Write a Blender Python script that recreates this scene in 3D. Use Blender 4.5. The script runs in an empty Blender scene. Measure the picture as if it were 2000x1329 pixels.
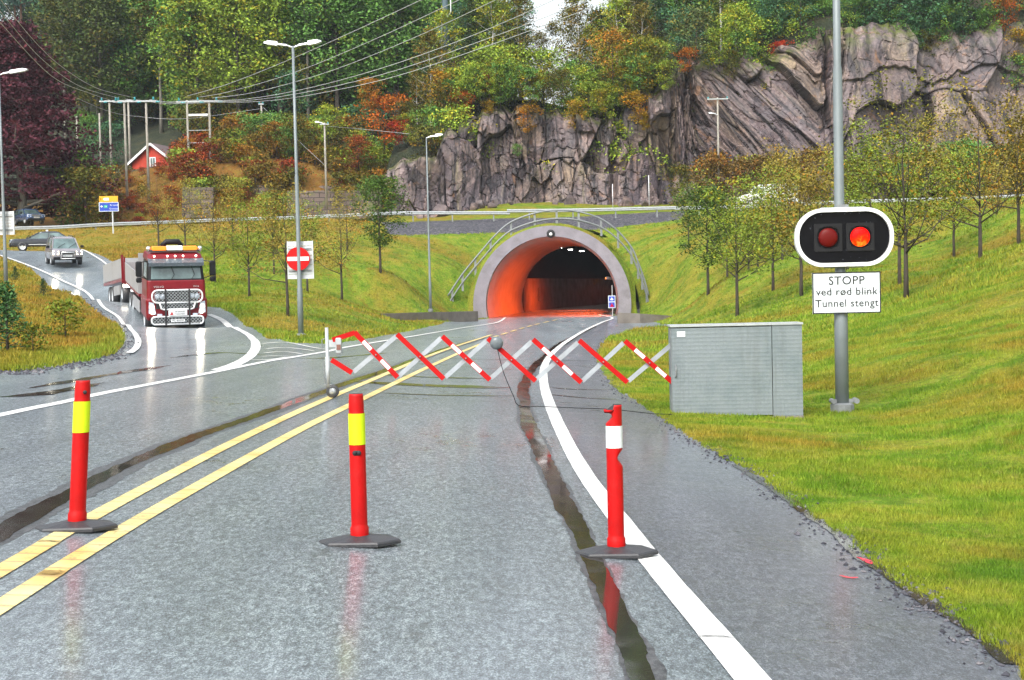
import bpy, math, random
import numpy as np
from mathutils import Vector, Matrix
R = math.radians
random.seed(7); rng = np.random.default_rng(7)
scene = bpy.context.scene

# ---------------------------------------------------------------- camera
F = 2800.0                      # focal length in photograph pixels (2000 wide)
CAMZ = 1.65
PITCH = math.atan((664.5-562)/F); ROLL = math.atan(0.0227)
_f = Vector((0, math.cos(PITCH), -math.sin(PITCH)))
_u0 = Vector((0, math.sin(PITCH), math.cos(PITCH))); _r0 = Vector((1, 0, 0))
_r = math.cos(ROLL)*_r0 - math.sin(ROLL)*_u0
_u = math.cos(ROLL)*_u0 + math.sin(ROLL)*_r0
cam_d = bpy.data.cameras.new("camera"); cam = bpy.data.objects.new("camera", cam_d)
scene.collection.objects.link(cam); scene.camera = cam
cam_d.sensor_width = 36; cam_d.lens = 36*F/2000; cam_d.clip_end = 3000; cam_d.clip_start = 0.05
cam.matrix_world = Matrix(((_r.x, _u.x, -_f.x, 0), (_r.y, _u.y, -_f.y, 0), (_r.z, _u.z, -_f.z, CAMZ), (0, 0, 0, 1)))

# ---------------------------------------------------------------- sky, sun, exposure
SUN_EL, SUN_ROT = 48, 205
w = bpy.data.worlds.new("World"); scene.world = w; w.use_nodes = True
nt = w.node_tree; nt.nodes.clear()
sky = nt.nodes.new('ShaderNodeTexSky'); sky.sky_type = 'NISHITA'; sky.sun_disc = False
sky.sun_elevation = R(SUN_EL); sky.sun_rotation = R(SUN_ROT); sky.air_density = 1.5; sky.dust_density = 4; sky.ozone_density = 1
hs = nt.nodes.new('ShaderNodeHueSaturation'); hs.inputs['Saturation'].default_value = 0.36
bg = nt.nodes.new('ShaderNodeBackground'); bg.inputs['Strength'].default_value = 0.13
wo = nt.nodes.new('ShaderNodeOutputWorld')
nt.links.new(sky.outputs[0], hs.inputs['Color']); nt.links.new(hs.outputs[0], bg.inputs['Color']); nt.links.new(bg.outputs[0], wo.inputs['Surface'])
sun_d = bpy.data.lights.new("sun", 'SUN'); sun_d.energy = 1.1; sun_d.angle = R(25); sun_d.color = (1, .97, .92)
sun = bpy.data.objects.new("sun", sun_d); scene.collection.objects.link(sun)
_sd = Vector((math.sin(R(SUN_ROT))*math.cos(R(SUN_EL)), math.cos(R(SUN_ROT))*math.cos(R(SUN_EL)), math.sin(R(SUN_EL))))
sun.rotation_euler = _sd.to_track_quat('Z', 'Y').to_euler()
scene.view_settings.view_transform = 'Standard'; scene.view_settings.look = 'None'
scene.view_settings.exposure = 1.30; scene.view_settings.gamma = 1.0
scene.render.engine = 'CYCLES'
scene.cycles.max_bounces = 5; scene.cycles.diffuse_bounces = 2; scene.cycles.glossy_bounces = 3
scene.cycles.transparent_max_bounces = 8; scene.cycles.caustics_reflective = False; scene.cycles.caustics_refractive = False
scene.cycles.sample_clamp_indirect = 6; scene.cycles.use_denoising = True; scene.cycles.denoising_prefilter = 'NONE'; scene.cycles.denoising_input_passes = 'RGB_ALBEDO_NORMAL'

def W(px, py, d):
    """world point seen at photograph pixel (px, py) at distance d along the view"""
    a, b = (px-1000)/F*d, (664.5-py)/F*d
    return Vector((0, 0, CAMZ)) + _f*d + _r*a + _u*b

# ---------------------------------------------------------------- terrain height
_ty = np.arange(-60, 320, 1.0); _gk = np.exp(-.5*(np.arange(-24, 25)/8)**2); _gk /= _gk.sum()
def _sm(a): return np.convolve(np.pad(a, 24, 'edge'), _gk, 'valid')
_tz = _sm(np.interp(_ty, [-40, 0, 9, 21, 60, 104, 220], [.12, .03, -.02, -.13, -.36, -.53, -.9])); _tk = _sm(np.interp(_ty, [-40, 27, 60, 98, 300], [.0653, .0653, .04, .0, .0]))
def z0(Y): return np.interp(Y, _ty, _tz)
def kx(Y): return np.interp(Y, _ty, _tk)
ctl = []
for Y, Xs in [(-30, (-25, -10, -2, 3)), (-12, (-10, -5, 0, 3)), (0, (-10, -5, 0, 2.3)), (6, (-10, -5, -1, 2.3)), (12, (-9, -5, -1, 2.4)),
              (18, (-9, -5, -1, 2.2)), (24, (-9, -5, -1, 2)), (31, (-9, -5, -1, 2)), (40, (-8, -4, 0, 3)), (50, (-6, -2, 3)),
              (60, (-5, 0, 4)), (72, (-3, 1, 5)), (84, (-2, 2, 6)), (94, (-2, 3, 8)), (104, (-3, 3, 8)), (112, (3,))]:
    for X in Xs: ctl.append((X, Y, float(z0(Y)-kx(Y)*X)))
PX = [(340, 645, 47), (233, 602, 38), (120, 522, 32), (70, 492, 26), (0, 498, 29), (160, 488, 27), (440, 640, 49), (-120, 480, 28),
 (12, 555, 40), (100, 640, 60), (0, 700, 90), (0, 600, 50), (-150, 640, 60), (-300, 560, 40),
 (190, 470, 24), (200, 452, 21), (60, 449, 22), (-100, 455, 22), (300, 480, 27), (300, 447, 21), (400, 443, 21), (560, 438, 21), (700, 434, 21),
 (588, 657, 52), (600, 672, 56), (668, 587, 34), (743, 532, 30), (487, 580, 38), (562, 615, 44), (420, 553, 34), (840, 607, 32), (690, 640, 44), (760, 622, 34), (850, 632, 36),
 (900, 456, 23), (800, 456, 23), (900, 434, 21), (1070, 434, 21), (900, 540, 26), (750, 610, 31), (800, 500, 26), (640, 500, 26.5), (520, 500, 28), (400, 500, 28),
 (370, 417, 19.5), (540, 417, 19.5), (700, 417, 19.5), (250, 425, 19.5), (450, 355, 19.2), (600, 352, 19.2), (370, 358, 19.2), (500, 330, 17.5), (250, 330, 17.5), (700, 340, 18), (100, 420, 19), (-100, 420, 19),
 (1316, 815, 130), (1562, 815, 130), (1645, 797, 125), (1310, 742, 92), (1200, 690, 60), (1320, 640, 36),
 (2000, 900, 205), (2000, 700, 118), (2000, 560, 80), (2000, 480, 60), (2000, 400, 38), (1990, 388, 25), (1800, 800, 145), (1800, 700, 108), (1750, 620, 75), (1900, 620, 85),
 (2200, 500, 80), (2400, 900, 260), (2400, 500, 90),
 (1770, 580, 61), (1915, 518, 48), (1440, 617, 45), (1383, 565, 35), (1565, 578, 45), (1863, 505, 40), (1948, 483, 35), (1650, 530, 42),
 (1300, 432, 22), (1260, 500, 25), (1280, 590, 28), (1365, 623, 30), (1600, 650, 66), (1500, 690, 80), (1400, 470, 27), (1500, 440, 26), (1700, 450, 33), (1850, 430, 33), (1600, 408, 23), (1700, 395, 22), (1850, 391, 23),
 (1000, 402, 19.2), (1300, 402, 19.2), (1600, 392, 19.2), (1900, 385, 19.2), (800, 405, 19.2), (2200, 380, 19.2)]
for px, py, s in PX:
    p = W(px, py, F/s); ctl.append((p.x, p.y, p.z))
ctl = np.array(ctl)
def _U(r2): return np.where(r2 > 1e-9, r2*np.log(r2+1e-12), 0)
def _tps_fit(P, lam):
    n = len(P); d2 = ((P[:, None, :2]-P[None, :, :2])**2).sum(2)
    A = np.zeros((n+3, n+3)); A[:n, :n] = _U(d2/1e4)+lam*np.eye(n); A[:n, n] = 1; A[:n, n+1:] = P[:, :2]/100; A[n, :n] = 1; A[n+1:, :n] = P[:, :2].T/100
    return np.linalg.solve(A, np.r_[P[:, 2], 0, 0, 0])
_c = _tps_fit(ctl, 2e-5)
def H_front(x, y):
    x = np.asarray(x, float); y = np.asarray(y, float); sh = x.shape; x = x.ravel(); y = y.ravel(); out = np.empty(len(x))
    for i in range(0, len(x), 20000):
        a, b = x[i:i+20000], y[i:i+20000]
        d2 = (a[:, None]-ctl[None, :, 0])**2+(b[:, None]-ctl[None, :, 1])**2
        out[i:i+20000] = _U(d2/1e4)@_c[:-3]+_c[-3]+_c[-2]*a/100+_c[-1]*b/100
    xc = np.interp(y, [-40, 45, 60, 80, 104], [-2.6, -2.0, -.8, 2.0, 3.2]); d_ = np.abs(x-xc)
    w_ = (1-np.clip((d_-5.2)/5, 0, 1)**1)*(1-np.clip((y-105)/3, 0, 1)); w_ = w_*w_*(3-2*w_)
    out = w_*(z0(y)-kx(y)*x)+(1-w_)*out
    return out.reshape(sh)
# portal frame
S_P = 27.0
PC = W(1079, 612, F/S_P); XC, YP, ZP = PC.x, PC.y, -0.55
def sstep(a, b, t):
    t = np.clip((t-a)/(b-a), 0, 1); return t*t*(3-2*t)
YC0 = 147.0                                            # line where the cliff and the wooded hill start
def Yc(x): return YC0+2.5*np.sin(np.asarray(x)*.13)+1.5*np.sin(np.asarray(x)*.31+1)+sstep(-9, -30, np.asarray(x))*8
def Jump(x):                                            # height of the cliff along X
    x = np.asarray(x, float)
    return np.interp(x, [-14, -12.2, -10, -7.2, -6.5, -4, 3, 9.5, 12.6, 15.8, 18, 20.5, 27, 31, 52, 90], [0, 5.5, 6.6, 6.3, 8.5, 10.5, 11, 9.6, 10.8, 12.6, 15, 15.8, 16, 18, 19, 19])
def H(x, y):
    x = np.asarray(x, float); y = np.asarray(y, float)
    yc = Yc(x); t = y-yc
    h = H_front(x, np.minimum(y, yc))
    h = np.where(y < -20, H_front(np.clip(x, -40, 40), np.maximum(y, -20)), h)
    sl = np.interp(x, [-80, -25, -12, 5, 20, 35, 60], [.30, .42, .30, .10, .14, .38, .4])
    top = Jump(x)*sstep(3.6, 5.0, t)+np.where(t > 3, sl*np.minimum(t-3, 120)+.05*np.maximum(t-120, 0), 0)
    h = h+top
    # grassed mound hugging the portal
    t_ = np.clip(y-YP, 0, 40); dx = np.abs(x-XC-t_*.0875-t_*t_/600)
    mound = ZP+6.8*np.sqrt(np.clip(1-(dx/6.35)**2, 0, 1))
    face = ZP+(y-YP+.5)*2.4
    m = np.minimum(mound, np.where(dx < 5.9, 99, face))
    m = np.where((y > YP+1.0) & (y < YP+38) & (dx < 6.35), m, -99)
    return np.maximum(h, m)
def h1(x, y): return float(H(np.array([x]), np.array([y]))[0])
def G(px, py, dmax=135):
    """first point of the terrain met by the view ray of a pixel"""
    ds = 4.0*(dmax/4.0)**(np.linspace(0, 1, 500))
    a, b = (px-1000)/F, (664.5-py)/F
    D = np.array(_f)+np.array(_r)*a+np.array(_u)*b
    P = np.array([0, 0, CAMZ])[None]+ds[:, None]*D[None]
    g = P[:, 2]-H(P[:, 0], P[:, 1])
    k = np.where(g < 0)[0]
    if len(k) == 0: i = int(np.argmin(g)); return P[i]
    i = k[0]
    if i == 0: return P[0]
    t = g[i-1]/(g[i-1]-g[i]); return P[i-1]*(1-t)+P[i]*t

# ---------------------------------------------------------------- mesh helpers
COL = scene.collection
def tag(o, label=None, cat=None, group=None, kind=None):
    if label: o['label'] = label
    if cat: o['category'] = cat
    if group: o['group'] = group
    if kind: o['kind'] = kind
    return o
def empty(name, loc=(0, 0, 0), rz=0, label=None, cat=None, group=None):
    o = bpy.data.objects.new(name, None); COL.objects.link(o); o.location = loc; o.rotation_euler = (0, 0, rz)
    o.empty_display_size = .3
    return tag(o, label, cat, group)
def link(name, me, parent=None, loc=None):
    o = bpy.data.objects.new(name, me); COL.objects.link(o)
    if parent: o.parent = parent
    if loc is not None: o.location = loc
    return o
def np_mesh(name, V, Fc, mats, smooth=False, attr=None):
    """mesh from numpy arrays; Fc is n x 3 or n x 4"""
    me = bpy.data.meshes.new(name); V = np.asarray(V, np.float32); Fc = np.asarray(Fc, np.int32)
    me.vertices.add(len(V)); me.vertices.foreach_set('co', V.ravel())
    n, k = Fc.shape; me.loops.add(n*k); me.loops.foreach_set('vertex_index', Fc.ravel())
    me.polygons.add(n); me.polygons.foreach_set('loop_start', np.arange(n, dtype=np.int32)*k)
    me.polygons.foreach_set('loop_total', np.full(n, k, np.int32))
    me.polygons.foreach_set('use_smooth', np.full(n, bool(smooth)))
    for m in (mats if isinstance(mats, (list, tuple)) else [mats]): me.materials.append(m)
    if attr is not None:
        for key, val in attr.items():
            a = me.attributes.new(key, 'FLOAT', 'POINT'); a.data.foreach_set('value', np.asarray(val, np.float32))
    me.update(calc_edges=True); me.validate(); return me
LAST = [None]
class MB:
    def __init__(s): s.v = []; s.f = []; s.m = []; s.sm = []; s.mi = 0; s.s = False; s.X = Matrix.Identity(4)
    def add(s, vs, fs):
        b = len(s.v); s.v += [tuple(s.X@Vector(v)) for v in vs]; s.f += [tuple(b+i for i in f) for f in fs]; s.m += [s.mi]*len(fs); s.sm += [s.s]*len(fs); return s
    def box(s, x0, x1, y0, y1, z0, z1, bev=0):
        if bev <= 0:
            return s.add([(x, y, z) for z in (z0, z1) for y in (y0, y1) for x in (x0, x1)], [(0, 2, 3, 1), (4, 5, 7, 6), (0, 1, 5, 4), (2, 6, 7, 3), (0, 4, 6, 2), (1, 3, 7, 5)])
        return s.prism([(x0+bev, z0), (x1-bev, z0), (x1, z0+bev), (x1, z1-bev), (x1-bev, z1), (x0+bev, z1), (x0, z1-bev), (x0, z0+bev)], y0, y1, bev)
    def prism(s, poly, y0, y1, bev=0):
        """polygon in XZ extruded along Y, with an inset chamfer at both ends"""
        n = len(poly); cx = sum(p[0] for p in poly)/n; cz = sum(p[1] for p in poly)/n
        def ins(p):
            dx, dz = p[0]-cx, p[1]-cz; L = math.hypot(dx, dz) or 1
            return (p[0]-dx/L*bev, p[1]-dz/L*bev)
        rings = [(y0, poly), (y1, poly)] if bev <= 0 else [(y0, [ins(p) for p in poly]), (y0+bev, poly), (y1-bev, poly), (y1, [ins(p) for p in poly])]
        vs = [(p[0], y, p[1]) for y, pl in rings for p in pl]; fs = []
        for k in range(len(rings)-1):
            for i in range(n): fs.append((k*n+i, k*n+(i+1) % n, (k+1)*n+(i+1) % n, (k+1)*n+i))
        fs.append(tuple(range(n))[::-1]); fs.append(tuple((len(rings)-1)*n+i for i in range(n)))
        return s.add(vs, fs)
    def tube(s, pts, r, n=8, cap=True):
        pts = [Vector(p) for p in pts]; m = len(pts); rr = r if isinstance(r, (list, tuple)) else [r]*m
        vs = []; prev = None
        for i, p in enumerate(pts):
            t = (pts[min(i+1, m-1)]-pts[max(i-1, 0)]);  t = t.normalized() if t.length > 1e-9 else Vector((0, 0, 1))
            if prev is None: a = t.cross(Vector((0, 0, 1)) if abs(t.z) < .9 else Vector((1, 0, 0))).normalized()
            else:
                a = prev-t*prev.dot(t); a = a.normalized() if a.length > 1e-6 else t.orthogonal().normalized()
            prev = a; b = t.cross(a)
            for k in range(n):
                an = 2*math.pi*k/n; vs.append(p+(a*math.cos(an)+b*math.sin(an))*rr[i])
        fs = [(i*n+k, i*n+(k+1) % n, (i+1)*n+(k+1) % n, (i+1)*n+k) for i in range(m-1) for k in range(n)]
        if cap: fs += [tuple(range(n))[::-1], tuple((m-1)*n+k for k in range(n))]
        return s.add(vs, fs)
    def lathe(s, prof, n=24, axis='Z', at=(0, 0, 0), cap=True):
        vs = []; 
        for r, h in prof:
            for k in range(n):
                a = 2*math.pi*k/n; c, d = r*math.cos(a), r*math.sin(a)
                p = {'Z': (c, d, h), 'Y': (c, h, d), 'X': (h, c, d)}[axis]; vs.append((p[0]+at[0], p[1]+at[1], p[2]+at[2]))
        m = len(prof); fs = [(i*n+k, i*n+(k+1) % n, (i+1)*n+(k+1) % n, (i+1)*n+k) for i in range(m-1) for k in range(n)]
        if cap: fs += [tuple(range(n))[::-1], tuple((m-1)*n+k for k in range(n))]
        return s.add(vs, fs)
    def bar(s, a, b, wid, dep, up=(0, 0, 1)):
        """rectangular bar from a to b; wid across, dep along up"""
        a, b = Vector(a), Vector(b); t = (b-a).normalized(); up = Vector(up)
        sd = t.cross(up); sd = sd.normalized() if sd.length > 1e-6 else t.orthogonal().normalized(); u = sd.cross(t).normalized()
        vs = [p+sd*(i*wid/2)+u*(j*dep/2) for p in (a, b) for j in (-1, 1) for i in (-1, 1)]
        return s.add(vs, [(0, 2, 3, 1), (4, 5, 7, 6), (0, 1, 5, 4), (2, 6, 7, 3), (0, 4, 6, 2), (1, 3, 7, 5)])
    def build(s, name, mats, parent=None, loc=None, smooth=None):
        me = bpy.data.meshes.new(name); me.from_pydata([tuple(v) for v in s.v], [], s.f)
        for m in (mats if isinstance(mats, (list, tuple)) else [mats]): me.materials.append(m)
        me.polygons.foreach_set('material_index', s.m); me.polygons.foreach_set('use_smooth', [bool(smooth) if smooth is not None else x for x in s.sm])
        me.update(); me.validate(); o = link(name, me, parent, loc); LAST[0] = o
        import bmesh
        bm = bmesh.new(); bm.from_mesh(me); bmesh.ops.recalc_face_normals(bm, faces=bm.faces); bm.to_mesh(me); bm.free()
        return o
def copy_tree(o, parent=None):
    c = o.copy(); COL.objects.link(c); c.parent = parent
    for ch in [x for x in bpy.data.objects if x.parent == o]: copy_tree(ch, c)
    return c

# ---------------------------------------------------------------- materials
def new_mat(name):
    m = bpy.data.materials.new(name); m.use_nodes = True; t = m.node_tree; t.nodes.clear()
    o = t.nodes.new('ShaderNodeOutputMaterial'); b = t.nodes.new('ShaderNodeBsdfPrincipled'); t.links.new(b.outputs[0], o.inputs['Surface'])
    return m, t, b
def N(t, typ, **kw):
    n = t.nodes.new('ShaderNode'+typ)
    for k, v in kw.items():
        if k.startswith('i_'): n.inputs[k[2:].replace('_', ' ')].default_value = v
        else: setattr(n, k, v)
    return n
def ramp(t, fac, stops, interp='LINEAR'):
    r = t.nodes.new('ShaderNodeValToRGB'); r.color_ramp.interpolation = interp
    while len(r.color_ramp.elements) < len(stops): r.color_ramp.elements.new(.5)
    for e, (p, c) in zip(r.color_ramp.elements, stops):
        e.position = p; e.color = (*c, 1) if len(c) == 3 else c
    t.links.new(fac, r.inputs[0]); return r.outputs[0]
def noise(t, scale, detail=4, rough=.55, vec=None, dist=0):
    n = N(t, 'TexNoise'); n.inputs['Scale'].default_value = scale; n.inputs['Detail'].default_value = detail; n.inputs['Roughness'].default_value = rough; n.inputs['Distortion'].default_value = dist
    if vec is not None: t.links.new(vec, n.inputs['Vector'])
    return n.outputs['Fac']
def pos(t, scale=(1, 1, 1), rot=(0, 0, 0), obj=False):
    if obj: src = N(t, 'TexCoord').outputs['Object']
    else: src = N(t, 'NewGeometry').outputs['Position']
    m = N(t, 'Mapping'); m.inputs['Scale'].default_value = scale; m.inputs['Rotation'].default_value = rot; t.links.new(src, m.inputs['Vector']); return m.outputs[0]
def mix(t, a, b, fac, mode='MIX'):
    n = N(t, 'Mix', data_type='RGBA', blend_type=mode)
    for i, v in ((0, fac), (6, a), (7, b)):
        if hasattr(v, 'is_linked'): t.links.new(v, n.inputs[i])
        else: n.inputs[i].default_value = v if i == 0 else ((*v, 1) if len(v) == 3 else v)
    return n.outputs[2]
def math_n(t, op, a, b=0.0, clamp=False):
    n = N(t, 'Math', operation=op, use_clamp=clamp)
    for i, v in enumerate((a, b)):
        if hasattr(v, 'is_linked'): t.links.new(v, n.inputs[i])
        else: n.inputs[i].default_value = v
    return n.outputs[0]
def bump(t, b, h, strength=.3, dist=.01):
    n = N(t, 'Bump'); n.inputs['Strength'].default_value = strength; n.inputs['Distance'].default_value = dist
    t.links.new(h, n.inputs['Height']); t.links.new(n.outputs[0], b.inputs['Normal'])
def simple(name, col, rough=.5, metal=0, spec=.5, var=.12, scale=6, bmp=0, coat=0, dirt=0):
    """plain painted or metal surface with procedural mottling and dirt"""
    m, t, b = new_mat(name)
    p = pos(t, obj=True); n = noise(t, scale, 5, .6, p)
    c = ramp(t, n, [(.3, tuple(x*(1-var) for x in col)), (.7, tuple(min(1, x*(1+var)) for x in col))])
    if dirt:
        d = noise(t, scale*.7, 6, .7, p, .5); c = mix(t, c, (.09, .075, .06), math_n(t, 'MULTIPLY', ramp(t, d, [(.52, (0, 0, 0)), (.75, (1, 1, 1))]), dirt))
    t.links.new(c, b.inputs['Base Color']); b.inputs['Metallic'].default_value = metal; b.inputs['Specular IOR Level'].default_value = spec
    rr = ramp(t, n, [(.2, (max(0, rough-.08),)*3), (.8, (min(1, rough+.1),)*3)]); t.links.new(rr, b.inputs['Roughness'])
    if coat: b.inputs['Coat Weight'].default_value = coat; b.inputs['Coat Roughness'].default_value = .06
    if bmp: bump(t, b, noise(t, scale*8, 4, .6, p), bmp, .01)
    return m
def emis(name, col, strength, base=None):
    m, t, b = new_mat(name); b.inputs['Base Color'].default_value = (*(base or col), 1)
    b.inputs['Emission Color'].default_value = (*col, 1); b.inputs['Emission Strength'].default_value = strength; return m
# ================================================================ SETTING
RL_PX = [(1468, 1329), (1395, 1242), (1325, 1160), (1265, 1087), (1205, 1010), (1150, 938), (1115, 880), (1090, 828), (1070, 780), (1062, 745), (1064, 715), (1080, 690), (1108, 667), (1143, 646), (1175, 631), (1196, 622)]
# ---- traced outlines of the carriageway on the terrain
def GW(pts): return np.array([G(x, y)[:2] for x, y in pts])
right_edge = GW([(1995, 1312), (1900, 1240), (1800, 1172), (1720, 1112), (1650, 1050), (1560, 990), (1500, 945), (1460, 915), (1400, 888), (1350, 858), (1300, 822), (1250, 790), (1205, 762), (1180, 735), (1165, 705), (1170, 680), (1190, 657), (1240, 642), (1300, 632), (1360, 624)])
left_far = GW([(870, 629), (850, 636), (800, 647), (700, 665), (640, 673), (580, 672), (540, 664), (500, 645), (465, 622), (430, 602)])
ramp_r = [W(x, y, F/s) for x, y, s in [(400, 588, 42), (330, 560, 37), (250, 533, 32.5), (200, 508, 29), (165, 491, 27.5), (158, 487, 27)]]
ramp_l_far = [W(x, y, F/s) for x, y, s in [(0, 505, 29.5), (53, 521, 32), (105, 550, 36)]]
isl = GW([(137, 570), (168, 592), (190, 610), (224, 632), (243, 655), (240, 675), (222, 692), (184, 704), (132, 713), (53, 725), (0, 731)])
ramp_r = np.array([p[:2] for p in ramp_r]); ramp_l_far = np.array([p[:2] for p in ramp_l_far])
far_road = np.array([W(x, y, F/s)[:2] for x, y, s in [(110, 486, 25.5), (60, 488, 25.5), (20, 489, 26), (-150, 478, 26), (-150, 500, 29)]])
d0 = right_edge[0]-right_edge[2]; d0 = d0/np.linalg.norm(d0)
asph_main = np.concatenate([[[right_edge[0][0]+.5, -30]], right_edge, [[XC+4.4, YP-.2]], [[XC+4.4, YP+2]], [[XC-4.6, YP+2]], [[XC-4.6, YP-1]], left_far, ramp_r, far_road, ramp_l_far, isl, [[-14, 26], [-16, 10], [-17, -30]]])
def inside(P, poly):
    x, y = P[:, 0], P[:, 1]; r = np.zeros(len(x), bool); j = len(poly)-1
    for i in range(len(poly)):
        xi, yi = poly[i]; xj, yj = poly[j]
        if yi != yj:
            c = ((yi > y) != (yj > y)) & (x < (xj-xi)*(y-yi)/(yj-yi)+xi); r ^= c
        j = i
    return r
# ---- polar lattice, finer where it is near or in view
rad = [0.4, 1, 2, 3, 4]; 
r_ = 5.0
while r_ < 430:
    rad.append(r_)
    step = min(r_*r_*3.2/(2800*1.7), .28) if r_ < 60 else (.45 if r_ < 135 else (1.0 if r_ < 160 else 4.0))
    r_ += max(step, .045)
rad = np.array(rad+[520, 700, 1000, 1500])
th = np.concatenate([np.linspace(-180, -24, 80)[:-1], np.arange(-24, 24.001, .065), np.linspace(24, 180, 80)[1:-1]])
nr, ntn = len(rad), len(th)
RR, TT = np.meshgrid(rad, np.radians(th), indexing='ij')
gx, gy = RR*np.sin(TT), RR*np.cos(TT)
def wob(x, y, s, a):
    return a*(np.sin(x*s+1.3*np.sin(y*s*.7))*np.cos(y*s*1.1+np.sin(x*s*.9)))
gz = H(gx, gy)
P2 = np.c_[gx.ravel(), gy.ravel()]
asph_v = inside(np.c_[P2[:, 0]+wob(P2[:, 0], P2[:, 1], 5.1, .04)+wob(P2[:, 0], P2[:, 1], 17, .02), P2[:, 1]], asph_main).reshape(nr, ntn)
grav_poly = np.array([W(x, y, F/s)[:2] for x, y, s in [(760, 462, 23.3), (900, 458, 23), (1000, 447, 22.3), (1100, 437, 22), (1330, 431, 22), (1340, 420, 20.5), (1000, 420, 20.5), (740, 424, 20.5)]])
upper = inside(P2, np.array([(19, 132), (60, 128), (60, 146), (19, 146)])).reshape(nr, ntn)
grav_v = inside(P2, grav_poly).reshape(nr, ntn)
gz = gz+np.where(asph_v | (gy > 150), 0, wob(gx, gy, .9, .028)+wob(gx, gy, 2.7, .014))*sstep(4, 20, np.hypot(gx, gy))
V = np.c_[gx.ravel(), gy.ravel(), gz.ravel()]
I, J = np.meshgrid(np.arange(nr-1), np.arange(ntn), indexing='ij'); J2 = (J+1) % ntn
quad = np.stack([I*ntn+J, I*ntn+J2, (I+1)*ntn+J2, (I+1)*ntn+J], -1).reshape(-1, 4)
av = asph_v.ravel(); gv = grav_v.ravel(); uv = upper.ravel()
fa = av[quad].sum(1) >= 2; fg = (gv[quad].sum(1) >= 2) & ~fa; fu = (uv[quad].sum(1) >= 3) & ~fg & ~fa
cen = V[quad].mean(1)
ysp = V[quad][:, :, 1]; dxc = np.abs(cen[:, 0]-XC)
hole = (dxc < 5.75) & (ysp.max(1) > YP+.25) & (ysp.min(1) < YP+.9) & (cen[:, 1] < YP+1)
zmax = V[quad][:, :, 2].max(1); zmin = V[quad][:, :, 2].min(1)
fa &= ~(cen[:, 1] > YP+.3)
hole |= (dxc < 5.6) & (cen[:, 1] > YP-.1) & (cen[:, 1] < YP+2.2) & (zmin < ZP+1.0)
hole |= (dxc < 8.2) & (cen[:, 1] > YP-.1) & (cen[:, 1] < YP+2.2) & (zmax-zmin > .9)

def grass_color(t):
    """shared by the ground sheet and the blades: green, straw and rust patches by place"""
    g = N(t, 'NewGeometry').outputs['Position']
    m = N(t, 'Mapping'); m.inputs['Scale'].default_value = (1, 1, 0); t.links.new(g, m.inputs['Vector']); p = m.outputs[0]
    a = noise(t, .16, 4, .6, p, .4); b2 = noise(t, 1.1, 5, .65, p, .3); c2 = noise(t, .06, 3, .5, p)
    c = ramp(t, b2, [(.30, (.075, .155, .010)), (.44, (.125, .220, .016)), (.56, (.20, .265, .024)), (.70, (.29, .28, .04))])
    dry = ramp(t, b2, [(.3, (.20, .12, .016)), (.55, (.30, .185, .028)), (.75, (.26, .20, .03))])
    s = N(t, 'SeparateXYZ'); t.links.new(g, s.inputs[0])
    # unmown verge: left of the junction and beyond the upper road the grass has gone straw and rust
    left = math_n(t, 'MULTIPLY', math_n(t, 'ADD', math_n(t, 'ADD', math_n(t, 'MULTIPLY', s.outputs[0], -1.0), -9.0), math_n(t, 'MULTIPLY', math_n(t, 'SUBTRACT', s.outputs[1], 30.0), -.2)), .6, True)
    far = math_n(t, 'MULTIPLY', math_n(t, 'SUBTRACT', s.outputs[1], 104.0), .05, True)
    fl = math_n(t, 'MULTIPLY', math_n(t, 'SUBTRACT', -6.0, s.outputs[0]), .1, True)
    wild = math_n(t, 'MAXIMUM', left, math_n(t, 'MULTIPLY', far, fl))
    fac = math_n(t, 'ADD', ramp(t, a, [(.44, (0, 0, 0)), (.62, (.75, .75, .75))]), math_n(t, 'MULTIPLY', wild, .75), True)
    fac = math_n(t, 'MULTIPLY', fac, ramp(t, b2, [(.32, (.35,)*3), (.5, (1, 1, 1))]))
    c = mix(t, c, dry, fac)
    c = mix(t, c, (.30, .27, .07), ramp(t, noise(t, 5, 4, .7, p, .4), [(.52, (0, 0, 0)), (.68, (.55,)*3)]))
    c = mix(t, c, (.055, .15, .012), ramp(t, noise(t, .35, 5, .7, p, .8), [(.54, (0, 0, 0)), (.66, (.6,)*3)]))
    rust = ramp(t, noise(t, .5, 5, .7, p, 1.0), [(.57, (0, 0, 0)), (.70, (1, 1, 1))])
    c = mix(t, c, (.22, .085, .018), math_n(t, 'MULTIPLY', rust, .55))
    bank = math_n(t, 'MULTIPLY', math_n(t, 'MULTIPLY', math_n(t, 'SUBTRACT', s.outputs[1], 141.0), .3, True), math_n(t, 'MULTIPLY', math_n(t, 'SUBTRACT', -10.0, s.outputs[0]), .3, True))
    return mix(t, c, ramp(t, b2, [(.35, (.10, .045, .015)), (.5, (.20, .075, .02)), (.68, (.24, .15, .035))]), math_n(t, 'MULTIPLY', bank, .8))
m_ground, t, b = new_mat("grass_ground"); c = grass_color(t)
fine = noise(t, 9, 6, .75, pos(t)); c = mix(t, c, (.03, .035, .008), ramp(t, fine, [(.35, (.6,)*3), (.6, (0, 0, 0))]))
t.links.new(c, b.inputs['Base Color']); b.inputs['Roughness'].default_value = .9; b.inputs['Specular IOR Level'].default_value = .1
bump(t, b, fine, .7, .06)
m_blade, t, b = new_mat("grass_blade"); c = grass_color(t)
at = N(t, 'Attribute', attribute_name='tint'); c = mix(t, c, (1.0, 1.0, 1.0), 0.0)
c = mix(t, c, ramp(t, at.outputs['Fac'], [(0, (.6, .65, .55)), (.5, (1, 1, 1)), (1, (1.35, 1.3, 1.2))]), 1.0, 'MULTIPLY')
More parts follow.
